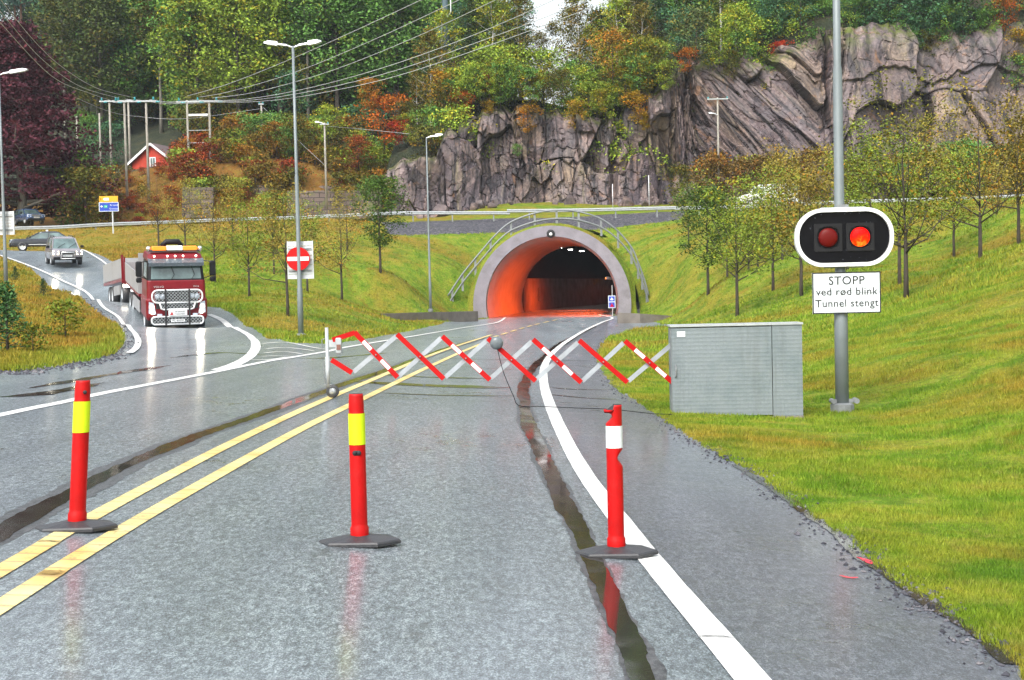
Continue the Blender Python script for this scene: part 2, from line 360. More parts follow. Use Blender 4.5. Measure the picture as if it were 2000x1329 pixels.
t.links.new(c, b.inputs['Base Color']); b.inputs['Roughness'].default_value = .6; b.inputs['Specular IOR Level'].default_value = .08

def road_nodes(t, b, big, mid, gr2, vor, p, c0, c1, c2, cw, r0=.5):
    al = math_n(t, 'ADD', math_n(t, 'MULTIPLY', noise(t, 95, 3, .9, pos(t, (1, .6, 1))), .62), math_n(t, 'MULTIPLY', noise(t, 26, 3, .8, pos(t, (1, .4, 1))), .38)); lane = noise(t, 1.0, 4, .6, pos(t, (.9, .05, 1), (0, 0, .12)))
    c = ramp(t, al, [(.39, c0), (.5, c1), (.61, c2)]); c = mix(t, c, cw, ramp(t, big, [(.45, (0, 0, 0)), (.7, (.3,)*3)]))  # grain holds stone speckle and wet sparkle, both painted into the base colour
    c = mix(t, c, ramp(t, lane, [(.35, (.76, .79, .82)), (.65, (1.24, 1.23, 1.22))]), 1, 'MULTIPLY')
    c = mix(t, c, (.6, .62, .62), ramp(t, vor.outputs['Distance'], [(.0, (.35,)*3), (.16, (0, 0, 0))]))
    cr_ = ramp(t, mid, [(.30, (.5,)*3), (.36, (0, 0, 0))]); c = mix(t, c, tuple(x*.7 for x in c0), cr_)
    t.links.new(c, b.inputs['Base Color'])
    wet = math_n(t, 'ADD', math_n(t, 'MULTIPLY', big, .55), math_n(t, 'MULTIPLY', mid, .45))
    t.links.new(ramp(t, wet, [(.33, (.12,)*3), (.42, (r0-.1,)*3), (.55, (r0+.05,)*3), (.7, (r0,)*3)]), b.inputs['Roughness'])
    b.inputs['Specular IOR Level'].default_value = 1.0; b.inputs['IOR'].default_value = 1.6
    b.inputs['Coat Weight'].default_value = .6; b.inputs['Coat Roughness'].default_value = .17
    hgt = math_n(t, 'ADD', math_n(t, 'MULTIPLY', al, 2.2), math_n(t, 'MULTIPLY', gr2, .6)); bump(t, b, hgt, 1.0, .018)
m_road, t, b = new_mat("wet_asphalt"); p = pos(t)
big = noise(t, .35, 4, .6, p, .3); mid = noise(t, 3.0, 5, .65, pos(t, (1, .35, 1)))
gr = noise(t, 120, 2, .6, p); gr2 = noise(t, 45, 3, .7, p)
vor = N(t, 'TexVoronoi'); vor.inputs['Scale'].default_value = 95; t.links.new(p, vor.inputs['Vector'])
road_nodes(t, b, big, mid, gr2, vor, p, (.026, .036, .044), (.145, .182, .205), (.50, .58, .62), (.14, .175, .215))
m_shoulder, t, b = new_mat("wet_shoulder"); p = pos(t); big = noise(t, .5, 4, .6, p, .3); mid = noise(t, 2.0, 6, .7, pos(t, (.5, 2.2, 1))); gr2 = noise(t, 45, 3, .7, p); vor = N(t, 'TexVoronoi'); vor.inputs['Scale'].default_value = 60; t.links.new(p, vor.inputs['Vector'])
road_nodes(t, b, big, mid, gr2, vor, p, (.03, .034, .045), (.100, .115, .150), (.30, .33, .38), (.09, .10, .14), .40)
m_gravel, t, b = new_mat("crushed_stone"); v2 = N(t, 'TexVoronoi'); v2.inputs['Scale'].default_value = 7; t.links.new(pos(t), v2.inputs['Vector'])
c = mix(t, ramp(t, v2.outputs['Color'], [(.1, (.02, .02, .027)), (.6, (.06, .06, .075)), (.95, (.20, .19, .20))]), (.07, .08, .03), ramp(t, noise(t, .8, 4, .6, pos(t)), [(.6, (0, 0, 0)), (.75, (.5,)*3)]))
t.links.new(c, b.inputs['Base Color']); b.inputs['Roughness'].default_value = .75; bump(t, b, v2.outputs['Distance'], 1, .08)
m_upper, t, b = new_mat("upper_asphalt"); c = ramp(t, noise(t, 2, 4, .6, pos(t)), [(.3, (.05, .05, .055)), (.7, (.09, .09, .095))]); t.links.new(c, b.inputs['Base Color']); b.inputs['Roughness'].default_value = .4
def sub(name, mask, mat, kind='structure'):
    q = quad[mask]; u, inv = np.unique(q.ravel(), return_inverse=True)
    return tag(link(name, np_mesh(name, V[u], inv.reshape(-1, 4)[:, ::-1], mat, True)), kind=kind)
fh = (cen[:, 1] > Yc(cen[:, 0])+1.0) & ~fa & ~fg & ~fu
sub("ground", ~fa & ~fg & ~fu & ~hole & ~fh, m_ground)
m_floor, t, b = new_mat("forest_floor"); c = ramp(t, noise(t, .5, 5, .65, pos(t)), [(.3, (.010, .014, .008)), (.5, (.020, .028, .010)), (.62, (.04, .038, .014)), (.75, (.06, .03, .014))]); t.links.new(c, b.inputs['Base Color']); b.inputs['Roughness'].default_value = .95
bump(t, b, noise(t, 1.5, 5, .7, pos(t)), 1, .4)
sub("hillside", fh, m_floor)
rl = GW(RL_PX); sh_poly = np.concatenate([[rl[0]+(rl[0]-rl[3])*6], rl, right_edge[::-1][2:]+[.3, 0], [[right_edge[0][0]+3, right_edge[0][1]], [right_edge[0][0]+3, -30]]])
fs_ = inside(cen[:, :2], sh_poly) & fa
sub("road", fa & ~hole & ~fs_, m_road)
sub("road_shoulder", fs_ & ~hole, m_shoulder)
sub("gravel_verge", fg & ~hole, m_gravel)
sub("upper_road", fu & ~hole, m_upper)

# ---- drapes: painted lines and standing water laid on the road
def smooth_line(P, n):
    P = np.asarray(P, float); d = np.r_[0, np.cumsum(np.hypot(*np.diff(P[:, :2], axis=0).T))]; s = np.linspace(0, d[-1], n)
    # Catmull-Rom resample
    out = []
    for q in s:
        i = min(max(np.searchsorted(d, q)-1, 0), len(P)-2); t_ = (q-d[i])/max(d[i+1]-d[i], 1e-9)
        p0, p1, p2, p3 = P[max(i-1, 0)], P[i], P[i+1], P[min(i+2, len(P)-1)]
        out.append(.5*((2*p1)+(-p0+p2)*t_+(2*p0-5*p1+4*p2-p3)*t_**2+(-p0+3*p1-3*p2+p3)*t_**3))
    return np.array(out)
def strip(pl, wid, step=.12, lift=.007, jag=0, seed=0, drop=None):
    """ribbon of width wid (number or array along it) draped over the terrain: vertices, quads"""
    pl = np.asarray(pl, float); L = np.hypot(*np.diff(pl, axis=0).T).sum(); n = max(4, int(L/step)); P = smooth_line(pl, n)
    T = np.gradient(P, axis=0); T /= np.linalg.norm(T, axis=1)[:, None]; Nn = np.c_[-T[:, 1], T[:, 0]]
    ww = np.interp(np.linspace(0, 1, n), np.linspace(0, 1, len(wid)), wid) if hasattr(wid, '__len__') else np.full(n, wid)
    rg = np.random.default_rng(seed); 
    def jg():
        if not jag: return np.zeros(n)
        a = rg.normal(0, 1, n); k = np.ones(3)/3; b_ = rg.normal(0, 1, max(3, n//16)); return jag*(np.convolve(a, k, 'same')*.5+.6*np.interp(np.linspace(0, 1, n), np.linspace(0, 1, len(b_)), b_))
    lo, hi = -ww/2+jg(), ww/2+jg(); m = 5
    rows = np.stack([P+Nn*(lo+(hi-lo)*k/(m-1))[:, None] for k in range(m)], 1)
    X = rows.reshape(-1, 2); dist = np.hypot(X[:, 0], X[:, 1]); z = H_front(X[:, 0], X[:, 1])+lift+np.clip(dist-25, 0, 90)*.00035; z = np.where(X[:, 1] > YP-.2, ZP+.035, z)
    a = np.arange(n-1)[:, None]*m+np.arange(m-1)[None]; q = np.stack([a, a+m, a+m+1, a+1], -1)
    if drop is not None: q = q[drop(np.arange(n-1), n)]
    return np.c_[X, z], q.reshape(-1, 4), P
def put(name, parts, mat, kind='structure', **kw):
    Vs, Qs, o = [], [], 0
    for v, q, _ in parts: Vs.append(v); Qs.append(q+o); o += len(v)
    return tag(link(name, np_mesh(name, np.concatenate(Vs), np.concatenate(Qs), mat, True)), kind=kind)
def paint(name, col, wear=.4, sc=14, stretch=(1, 1, 1), cut=.5):
    m, t, b = new_mat(name); p = pos(t, stretch); n = noise(t, sc, 6, .7, p); n2 = noise(t, 1.3, 4, .6, pos(t))
    c = ramp(t, n2, [(.3, tuple(x*.72 for x in col)), (.6, col)]); f = ramp(t, n, [(cut-.12, (1, 1, 1)), (cut, (0, 0, 0))])
    c = mix(t, c, (.09, .09, .085), math_n(t, 'MULTIPLY', f, wear)); t.links.new(c, b.inputs['Base Color'])
    b.inputs['Roughness'].default_value = .38; bump(t, b, noise(t, 60, 3, .6, pos(t)), .3, .004); return m
m_white = paint("road_white", (.80, .80, .78), .7, 14, cut=.38); m_yel = paint("road_yellow", (.80, .60, .20), .8, 14, cut=.42)
rl = GW(RL_PX)
rl = np.concatenate([[rl[0]+(rl[0]-rl[3])*2.5], rl, [[XC+3.6, YP+3], [XC+5.5, YP+15]]])
put("edge_line", [strip(rl, .17, jag=.004)], m_white)
yA = GW([(0, 1117), (100, 1057), (200, 1000), (330, 930), (450, 868), (560, 815), (650, 775), (740, 737), (830, 699), (900, 674), (960, 655)])
yB = GW([(0, 1187), (100, 1122), (200, 1060), (300, 1000), (400, 943), (500, 887), (600, 833), (700, 784), (800, 735), (860, 707), (905, 687), (960, 664)])
def ext(P, L): d = P[0]-P[2]; d = d/np.linalg.norm(d); return np.concatenate([[P[0]+d*L], P])
yA = ext(yA, 9); yB = ext(yB, 9)
m_rum, t, b = new_mat("rumbled_yellow"); 
at = N(t, 'Attribute', attribute_name='along'); wv = math_n(t, 'FRACT', math_n(t, 'MULTIPLY', at.outputs['Fac'], 4.0))
gro = ramp(t, wv, [(.0, (1, 1, 1)), (.10, (1, 1, 1)), (.15, (0, 0, 0)), (.98, (0, 0, 0)), (1, (1, 1, 1))])
n2 = noise(t, 1.7, 4, .6, pos(t)); c = ramp(t, n2, [(.3, (.62, .38, .08)), (.5, (.80, .62, .24)), (.7, (.85, .70, .33))]); c = mix(t, c, (.10, .095, .085), math_n(t, 'MULTIPLY', gro, .5))
c = mix(t, c, (.11, .105, .09), ramp(t, noise(t, 25, 6, .7, pos(t)), [(.36, (.7,)*3), (.44, (0, 0, 0))])); t.links.new(c, b.inputs['Base Color']); b.inputs['Roughness'].default_value = .35
bump(t, b, math_n(t, 'SUBTRACT', 1.0, gro), .5, .01)
def along(parts):
    o = put("centre_line", parts, m_rum); a = o.data.attributes.new('along', 'FLOAT', 'POINT'); vals = []
    for v, q, P in parts:
        d = np.r_[0, np.cumsum(np.hypot(*np.diff(P, axis=0).T))]; vals.append(np.repeat(d, 5))
    a.data.foreach_set('value', np.concatenate(vals).astype(np.float32)); return o
along([strip(yA, .13, step=.1)]); along([strip(yB, .13, step=.1)])
yD = GW([(965, 659), (1010, 645), (1050, 634), (1090, 625)])
put("centre_dash", [strip(yD, .14, step=.25, drop=lambda i, n: (i*.25 % 4.5) < 2.3)], m_yel)
le = GW([(0, 812), (115, 788), (200, 769), (300, 750), (400, 731), (490, 713), (532, 705), (635, 688), (677, 679), (780, 662), (900, 642), (970, 631)])
le = ext(le, 14); le = np.concatenate([le, [[XC-3.4, YP+1]]])
put("edge_line", [strip(le, .16, jag=.006)], m_white)
rc = GW([(408, 615), (440, 631), (461, 642), (480, 652), (492, 661), (499, 671), (499, 681), (487, 697), (461, 712), (425, 724)])
put("edge_line", [strip(rc, .26, jag=.01)], m_white)
rr2 = [W(x, y, F/s)[:2] for x, y, s in [(158, 488, 27.3), (190, 512, 29.5), (216, 532, 32), (250, 548, 35), (300, 568, 38)]]
put("edge_line", [strip(rr2, .14, lift=.03)], m_white)
ll = list(GW([(0, 500), (53, 519), (118, 548), (179, 583), (197, 596), (237, 629), (258, 648), (268, 662), (270, 672), (265, 683), (253, 692)]))
put("edge_line", [strip(ll, .17, lift=.03)], m_white)
hatch = []
for pl in ([(512, 672), (560, 670), (620, 681), (660, 683)], [(520, 682), (560, 680), (612, 686)], [(518, 690), (555, 688), (590, 692)], [(512, 697), (540, 696), (565, 697)], [(490, 704), (530, 703), (560, 699)]):
    put("hatch_line", [strip(GW(pl), .11, jag=.01)], m_white)
# tar / reinstatement strip and standing water
def water_mat(name, col, rough, ripple=.05):
    m, t, b = new_mat(name); b.inputs['Base Color'].default_value = (*col, 1)
    t.links.new(ramp(t, noise(t, 2.5, 5, .6, pos(t)), [(.4, (rough,)*3), (.7, (rough+.14,)*3)]), b.inputs['Roughness'])
    b.inputs['Specular IOR Level'].default_value = .5; b.inputs['IOR'].default_value = 1.33
    bump(t, b, math_n(t, 'ADD', noise(t, 9, 3, .5, pos(t, (1, .25, 1))), math_n(t, 'MULTIPLY', noise(t, 60, 2, .5, pos(t)), .35)), ripple, .006); return m
m_water = water_mat("rut_water", (.030, .026, .022), .03)
rut = GW([(1262, 1329), (1238, 1260), (1200, 1180), (1160, 1100), (1118, 1010), (1085, 940), (1055, 880), (1033, 830), (1024, 790), (1024, 755), (1040, 722), (1062, 700), (1095, 674), (1135, 652), (1165, 638)])
wts = [.16, .19, .21, .23, .23, .23, .23, .24, .33, .40, .34, .18, .12, .10, .08]
m_damp, t, b = new_mat("damp_asphalt"); n_ = noise(t, 30, 5, .85, pos(t, (1, .5, 1))); t.links.new(ramp(t, n_, [(.38, (.02, .022, .025)), (.62, (.12, .125, .13))]), b.inputs['Base Color']); b.inputs['Roughness'].default_value = .42; bump(t, b, n_, .9, .015)
put("wet_band", [strip(ext(rut, 2), [.2]+[x*1.15 for x in wts], step=.07, lift=.002, jag=.035, seed=53)], m_damp)
put("water", [strip(ext(rut, 2), [.1]+[x*.82 for x in wts], step=.07, lift=.004, jag=.022, seed=3)], m_water)
rutL = GW([(0, 1043), (90, 990), (170, 948), (260, 902), (350, 866), (430, 836), (520, 806), (600, 777), (680, 748), (760, 722), (830, 697), (890, 676), (940, 662)])
put("wet_band", [strip(ext(rutL, 4), .32, step=.07, lift=.002, jag=.035, seed=55)], m_damp)
put("water", [strip(ext(rutL, 4), [.16, .17, .17, .17, .17, .18, .20, .20, .24, .26, .26, .2, .14, .1], step=.07, lift=.004, jag=.022, seed=5)], m_water)
tr = []
for (a, c_, wd, sd) in (((690, 746), (1000, 758), .75, 1), ((720, 731), (960, 740), .22, 2), ((740, 768), (1005, 774), .18, 3), ((1065, 757), (1190, 762), .12, 4), ((1072, 771), (1215, 781), .14, 5), ((1060, 700), (1155, 706), .10, 6), ((860, 700), (1010, 703), .09, 8), ((900, 716), (1015, 722), .09, 9),):
    tr.append(strip(GW([a, ((a[0]+c_[0])/2, (a[1]+c_[1])/2+2), c_]), [.02, wd, wd*.8, wd, .02], step=.06, lift=.0055, jag=.02, seed=sd))
put("water", tr, m_water)
for k, (pl, wd) in enumerate((([(330, 700), (430, 690), (520, 695)], .2), ([(60, 760), (200, 735), (330, 715)], .25), ([(0, 776), (90, 768), (200, 748)], .3), ([(560, 700), (640, 700), (760, 690)], .2),)):
    put("water", [strip(GW(pl), [.02, wd, wd*.6, wd, .02], step=.1, lift=.005, jag=.05, seed=30+k)], m_water)
gut = GW([(1995, 1300), (1900, 1228), (1820, 1180), (1740, 1120), (1690, 1090), (1640, 1045), (1560, 985), (1500, 945), (1440, 910)])
put("water", [strip(gut-np.array([.03, 0]), [.10, .12, .08, .10, .04, .10, .12, .08, .02], step=.05, lift=.006, jag=.02, seed=12)], m_water)

put("paint_mark", [strip(GW([(1672, 1090), (1690, 1096), (1702, 1104)]), [.01, .05, .01], step=.02, lift=.008, jag=.008, seed=41), strip(GW([(1640, 1126), (1660, 1131), (1675, 1130)]), [.01, .035, .01], step=.02, lift=.008, jag=.006, seed=42)], paint("spray_red", (.75, .02, .05), .6, 30, cut=.5))
# washed-out stones along the right gutter
def pebbles(name, line, n, spread, seed, r0, r1):
    rg = np.random.default_rng(seed); k = rg.integers(0, len(line)-1, n); f = rg.random(n)[:, None]; P = line[k]*(1-f)+line[k+1]*f+rg.normal(0, spread, (n, 2)); z = H(P[:, 0], P[:, 1]); r = rg.uniform(r0, r1, n)*(.5+rg.random(n)**3)
    O = np.array([(1, 0, 0), (0, 1, 0), (-1, 0, 0), (0, -1, 0), (0, 0, .7), (0, 0, -.5)]); T = np.array([(0, 1, 4), (1, 2, 4), (2, 3, 4), (3, 0, 4), (1, 0, 5), (2, 1, 5), (3, 2, 5), (0, 3, 5)])
    Vp = O[None]*r[:, None, None]*rg.uniform(.6, 1.3, (n, 6, 1)); a = rg.uniform(0, 6.3, n); ca, sa = np.cos(a)[:, None], np.sin(a)[:, None]; Vp = np.stack([Vp[..., 0]*ca-Vp[..., 1]*sa, Vp[..., 0]*sa+Vp[..., 1]*ca, Vp[..., 2]], -1)
    Vp += np.c_[P, z+.004][:, None]; Fp = T[None]+np.arange(n)[:, None, None]*6
    return tag(link(name, np_mesh(name, Vp.reshape(-1, 3), Fp.reshape(-1, 3), m_gravel)), "loose stones washed along the edge of the asphalt", "gravel", kind='stuff')
pebbles("gravel", right_edge, 2600, .10, 3, .006, .022); pebbles("gravel", isl, 1500, .25, 4, .02, .05)
# ================================================================ CLIFF
def jcell(u, v, cu, cv, seed):
    """jittered-grid cells: nearest cell's randoms, offset from its centre, and distance to the border"""
    iu, iv = np.floor(u/cu).astype(int), np.floor(v/cv).astype(int)
    def hsh(a, b_, k):
        x = np.sin(a*127.1+b_*311.7+k*74.7+seed*13.13)*43758.5453; return x-np.floor(x)
    best = np.full(u.shape, 1e9); sec = np.full(u.shape, 1e9); BI = np.zeros(u.shape); BJ = np.zeros(u.shape); BX = np.zeros(u.shape); BY = np.zeros(u.shape)
    for di in (-1, 0, 1):
        for dj in (-1, 0, 1):
            a, b_ = iu+di, iv+dj; px = (a+.5+.9*(hsh(a, b_, 1)-.5))*cu; py = (b_+.5+.9*(hsh(a, b_, 2)-.5))*cv
            d = np.maximum(np.abs(u-px)/cu, np.abs(v-py)/cv)*.55+np.hypot((u-px)/cu, (v-py)/cv)*.45
            nb = d < best; sec = np.where(nb, best, np.minimum(sec, d)); best = np.where(nb, d, best)
            BI = np.where(nb, a, BI); BJ = np.where(nb, b_, BJ); BX = np.where(nb, px, BX); BY = np.where(nb, py, BY)
    return [hsh(BI, BJ, k) for k in (3, 4, 5, 6)], u-BX, v-BY, sec-best
nu, nv = 980, 190
us = np.linspace(-14.5, 80, nu); U_, Vv = np.meshgrid(us, np.linspace(0, 1, nv), indexing='ij')
ybase = Yc(U_)+.9; zb = H_front(us, Yc(us))[:, None]-.8+0*Vv
jp = Jump(us)+.8
jp = jp+np.interp(us, np.linspace(-15, 80, 160), rng.normal(0, .32, 160))
Z_ = zb+Vv*jp[:, None]
diag = sstep(17, 20, U_)*(1-sstep(31, 34, U_)); massive = sstep(32, 35, U_)
_sc = np.interp(us, [-15, 31, 36, 80], [1, 1, .42, .42]); _ui = np.r_[0, np.cumsum((us[1]-us[0])*_sc[:-1])]-14.5; U1 = _ui[:, None]+0*Vv
uu = U1+diag*(Z_-10)*.72+.10*np.sin(Z_*.9+U_*.3); vv = Z_*(1-.48*diag)*(1-.35*massive)+.4*np.sin(U_*.8)
uu2 = uu+.08*np.sin(Z_*2.3+U_)
r1, a1, b1, e1 = jcell(uu, vv, 3.1, 7.2, 1); r2, a2, b2, e2 = jcell(uu2, vv+.3*np.sin(uu*2), 1.15, 1.9, 2); r3, a3, b3, e3 = jcell(uu2, vv, .42, .6, 3)
disp = (r1[0]-.5)*2.4+(r1[1]-.5)*1.2*a1+(r1[2]-.5)*.55*b1
disp += ((r2[0]-.5)*1.0+(r2[1]-.5)*1.3*a2+(r2[2]-.5)*.9*b2)*np.where(r1[3] > .5, .9, .22)*(1-.6*massive)
disp += ((r3[0]-.5)*.30+(r3[1]-.5)*.9*a3+(r3[2]-.5)*.8*b3)*np.where(r2[3] > .55, .9, .2)*(1-.5*massive)
ledge = massive*sstep(.70, .71, Vv+.03*np.sin(U_*.6)); disp += ledge*.45
# a dark cleft and a slab leaning over it near the middle
disp -= 1.3*np.exp(-((U_-10.8-.05*(Z_-10))/.35)**2)+1.5*np.exp(-((U_-17.2+.35*(Z_-14))/.8)**2)*sstep(.1, .3, Vv)*(1-sstep(.6, .8, Vv))
disp = .95*disp; disp -= .35*np.exp(-(e1/.02)**2)+.12*np.exp(-(e2/.03)**2)
disp = disp*sstep(0, .06, Vv)+.0
round_top = sstep(.80, 1.0, Vv)
Yd = ybase-disp+Vv*jp[:, None]*.10+round_top**2*1.8-(1-Vv)**6*1.6
Xd = U_+(r2[3]-.5)*.18
Z_ = Z_-round_top**3*.4
# top surface running back under the bushes
k = 8; back = np.linspace(0.4, 6, k)[None, :]
Vc = np.stack([Xd, Yd, Z_], -1); top = np.stack([np.repeat(U_[:, -1:], k, 1), Yd[:, -1:]+back, Z_[:, -1:]+.12*back+0*back], -1)
Vc = np.concatenate([Vc, top], 1); nv2 = nv+k
idx = np.arange(nu*nv2).reshape(nu, nv2); q = np.stack([idx[:-1, :-1], idx[1:, :-1], idx[1:, 1:], idx[:-1, 1:]], -1).reshape(-1, 4)
def pad(a): return np.concatenate([a, np.repeat(a[:, -1:], k, 1)], 1).ravel()
m_rock, t, b = new_mat("cliff_rock")
aA = N(t, 'Attribute', attribute_name='cell').outputs['Fac']; aB = N(t, 'Attribute', attribute_name='cell2').outputs['Fac']; aC = N(t, 'Attribute', attribute_name='crack').outputs['Fac']; aH = N(t, 'Attribute', attribute_name='rel').outputs['Fac']; aD = N(t, 'Attribute', attribute_name='strat')
p = pos(t); su = N(t, 'Attribute', attribute_name='su').outputs['Fac']; cb = N(t, 'CombineXYZ'); t.links.new(su, cb.inputs[0])
sp = N(t, 'SeparateXYZ'); t.links.new(p, sp.inputs[0]); t.links.new(math_n(t, 'MULTIPLY', sp.outputs[2], .12), cb.inputs[2]); sv = cb.outputs[0]
c = ramp(t, aA, [(.0, (.075, .058, .070)), (.3, (.18, .14, .155)), (.5, (.27, .215, .20)), (.7, (.27, .205, .19)), (.85, (.34, .26, .17)), (1, (.12, .095, .115))])
c2 = ramp(t, aB, [(.0, (.06, .045, .055)), (.4, (.22, .175, .18)), (.62, (.38, .285, .25)), (.8, (.15, .12, .14)), (1, (.42, .34, .25))])
c = mix(t, c, c2, .5)
c = mix(t, c, (.12, .115, .135), ramp(t, noise(t, .45, 5, .6, p, .5), [(.45, (0, 0, 0)), (.65, (.65,)*3)]))
st = noise(t, 1.6, 5, .7, sv, .3); c = mix(t, c, (.024, .022, .028), ramp(t, st, [(.48, (0, 0, 0)), (.58, (.9,)*3)]))
st2 = noise(t, 1.1, 4, .6, sv, .2); c = mix(t, c, (.33, .29, .20), ramp(t, st2, [(.58, (0, 0, 0)), (.72, (.6,)*3)]))
st3 = noise(t, .5, 5, .6, p, 1.0); c = mix(t, c, (.30, .15, .06), ramp(t, st3, [(.60, (0, 0, 0)), (.70, (.55,)*3)]))
c = mix(t, c, (.02, .017, .02), ramp(t, aC, [(.0, (.85,)*3), (.025, (.1,)*3), (.05, (0, 0, 0))]))
c = mix(t, c, ramp(t, noise(t, 3.0, 5, .6, p), [(.3, (.48, .46, .47)), (.7, (1.22, 1.16, 1.10))]), 1, 'MULTIPLY')
moss = math_n(t, 'MULTIPLY', ramp(t, aH, [(.82, (0, 0, 0)), (.97, (1, 1, 1))]), ramp(t, noise(t, .7, 5, .7, p), [(.45, (0, 0, 0)), (.58, (1, 1, 1))]))
c = mix(t, c, (.10, .12, .02), moss); t.links.new(c, b.inputs['Base Color']); b.inputs['Roughness'].default_value = .55; b.inputs['Specular IOR Level'].default_value = .4
bump(t, b, math_n(t, 'ADD', noise(t, 2.2, 8, .7, p, .4), math_n(t, 'MULTIPLY', st, .4)), .8, .12)
relh = pad(Vv)
cl = link("cliff", np_mesh("cliff", Vc.reshape(-1, 3), q, m_rock, False, {'cell': pad(r1[3]), 'cell2': pad(r2[1]), 'crack': pad(np.minimum(np.minimum(e1*1.0, e2*1.4), np.abs(Vv+.03*np.sin(U_*.6)-.70)*3+(1-massive))), 'rel': relh, 'su': pad(uu*1.0)})); tag(cl, kind='structure')
# loose boulders at its foot
def boulder(seed, r):
    rg = np.random.default_rng(seed); import bmesh
    bm = bmesh.new(); bmesh.ops.create_icosphere(bm, subdivisions=3, radius=r)
    pl = [(Vector(rg.normal(0, 1, 3)).normalized(), rg.uniform(.5, .8)*r) for _ in range(11)]
    for v in bm.verts:
        for n_, d_ in pl:
            e = v.co.dot(n_)-d_
            if e > 0: v.co -= n_*e
        v.co.x *= 1.25; v.co.z *= .8
    me = bpy.data.meshes.new("boulder"); bm.to_mesh(me); bm.free()
    for nm, val in (('cell', rg.uniform(.2, .9)), ('cell2', rg.uniform(.3, .9)), ('crack', 1), ('rel', 0), ('su', 0)):
        a = me.attributes.new(nm, 'FLOAT', 'POINT'); a.data.foreach_set('value', np.full(len(me.vertices), val, np.float32))
    me.materials.append(m_rock); return me
bme = [boulder(i, 1) for i in range(4)]
for i in range(26):
    x = rng.uniform(-11, 19); y = float(Yc(x))-rng.uniform(.3, 2.0); sc_ = rng.uniform(.25, .75)*(1.5 if rng.random() < .2 else 1)
    o = link("boulder", bme[i % 4], loc=(x, y, h1(x, y)+.2*sc_)); o.scale = (sc_, sc_, sc_); o.rotation_euler = rng.uniform(0, 6, 3)
    tag(o, "angular grey and pink block fallen at the foot of the rock face", "boulder", "boulders at the foot of the rock face")

# ================================================================ TREES
def leaf_mat(name):
    m, t, b = new_mat(name)
    oi = N(t, 'ObjectInfo'); at = N(t, 'Attribute', attribute_name='tint').outputs['Fac']; au = N(t, 'Attribute', attribute_name='autumn').outputs['Fac']
    c = mix(t, oi.outputs['Color'], ramp(t, at, [(0, (.55, .60, .62)), (.5, (1.05, 1.05, 1)), (1, (1.75, 1.6, 1.2))]), 1, 'MULTIPLY')
    warm = mix(t, c, (1.9, 1.05, .6), 1, 'MULTIPLY'); c = mix(t, c, warm, au)
    t.links.new(c, b.inputs['Base Color']); b.inputs['Roughness'].default_value = .6; b.inputs['Specular IOR Level'].default_value = .08; return m
m_leaf = leaf_mat("foliage")
def bark(name, col):
    m, t, b = new_mat(name); p = pos(t, (3, 3, .6), obj=True); c = ramp(t, noise(t, 3, 5, .7, p), [(.3, tuple(x*.5 for x in col)), (.7, tuple(x*1.5 for x in col))]); t.links.new(c, b.inputs['Base Color']); b.inputs['Roughness'].default_value = .9
    bump(t, b, noise(t, 8, 4, .7, p), .6, .03); return m
m_bark = bark("bark_brown", (.055, .045, .034)); m_barkg = bark("bark_grey", (.16, .15, .125)); m_barkr = bark("bark_red", (.16, .085, .05)); m_birch = bark("bark_birch", (.55, .53, .5))
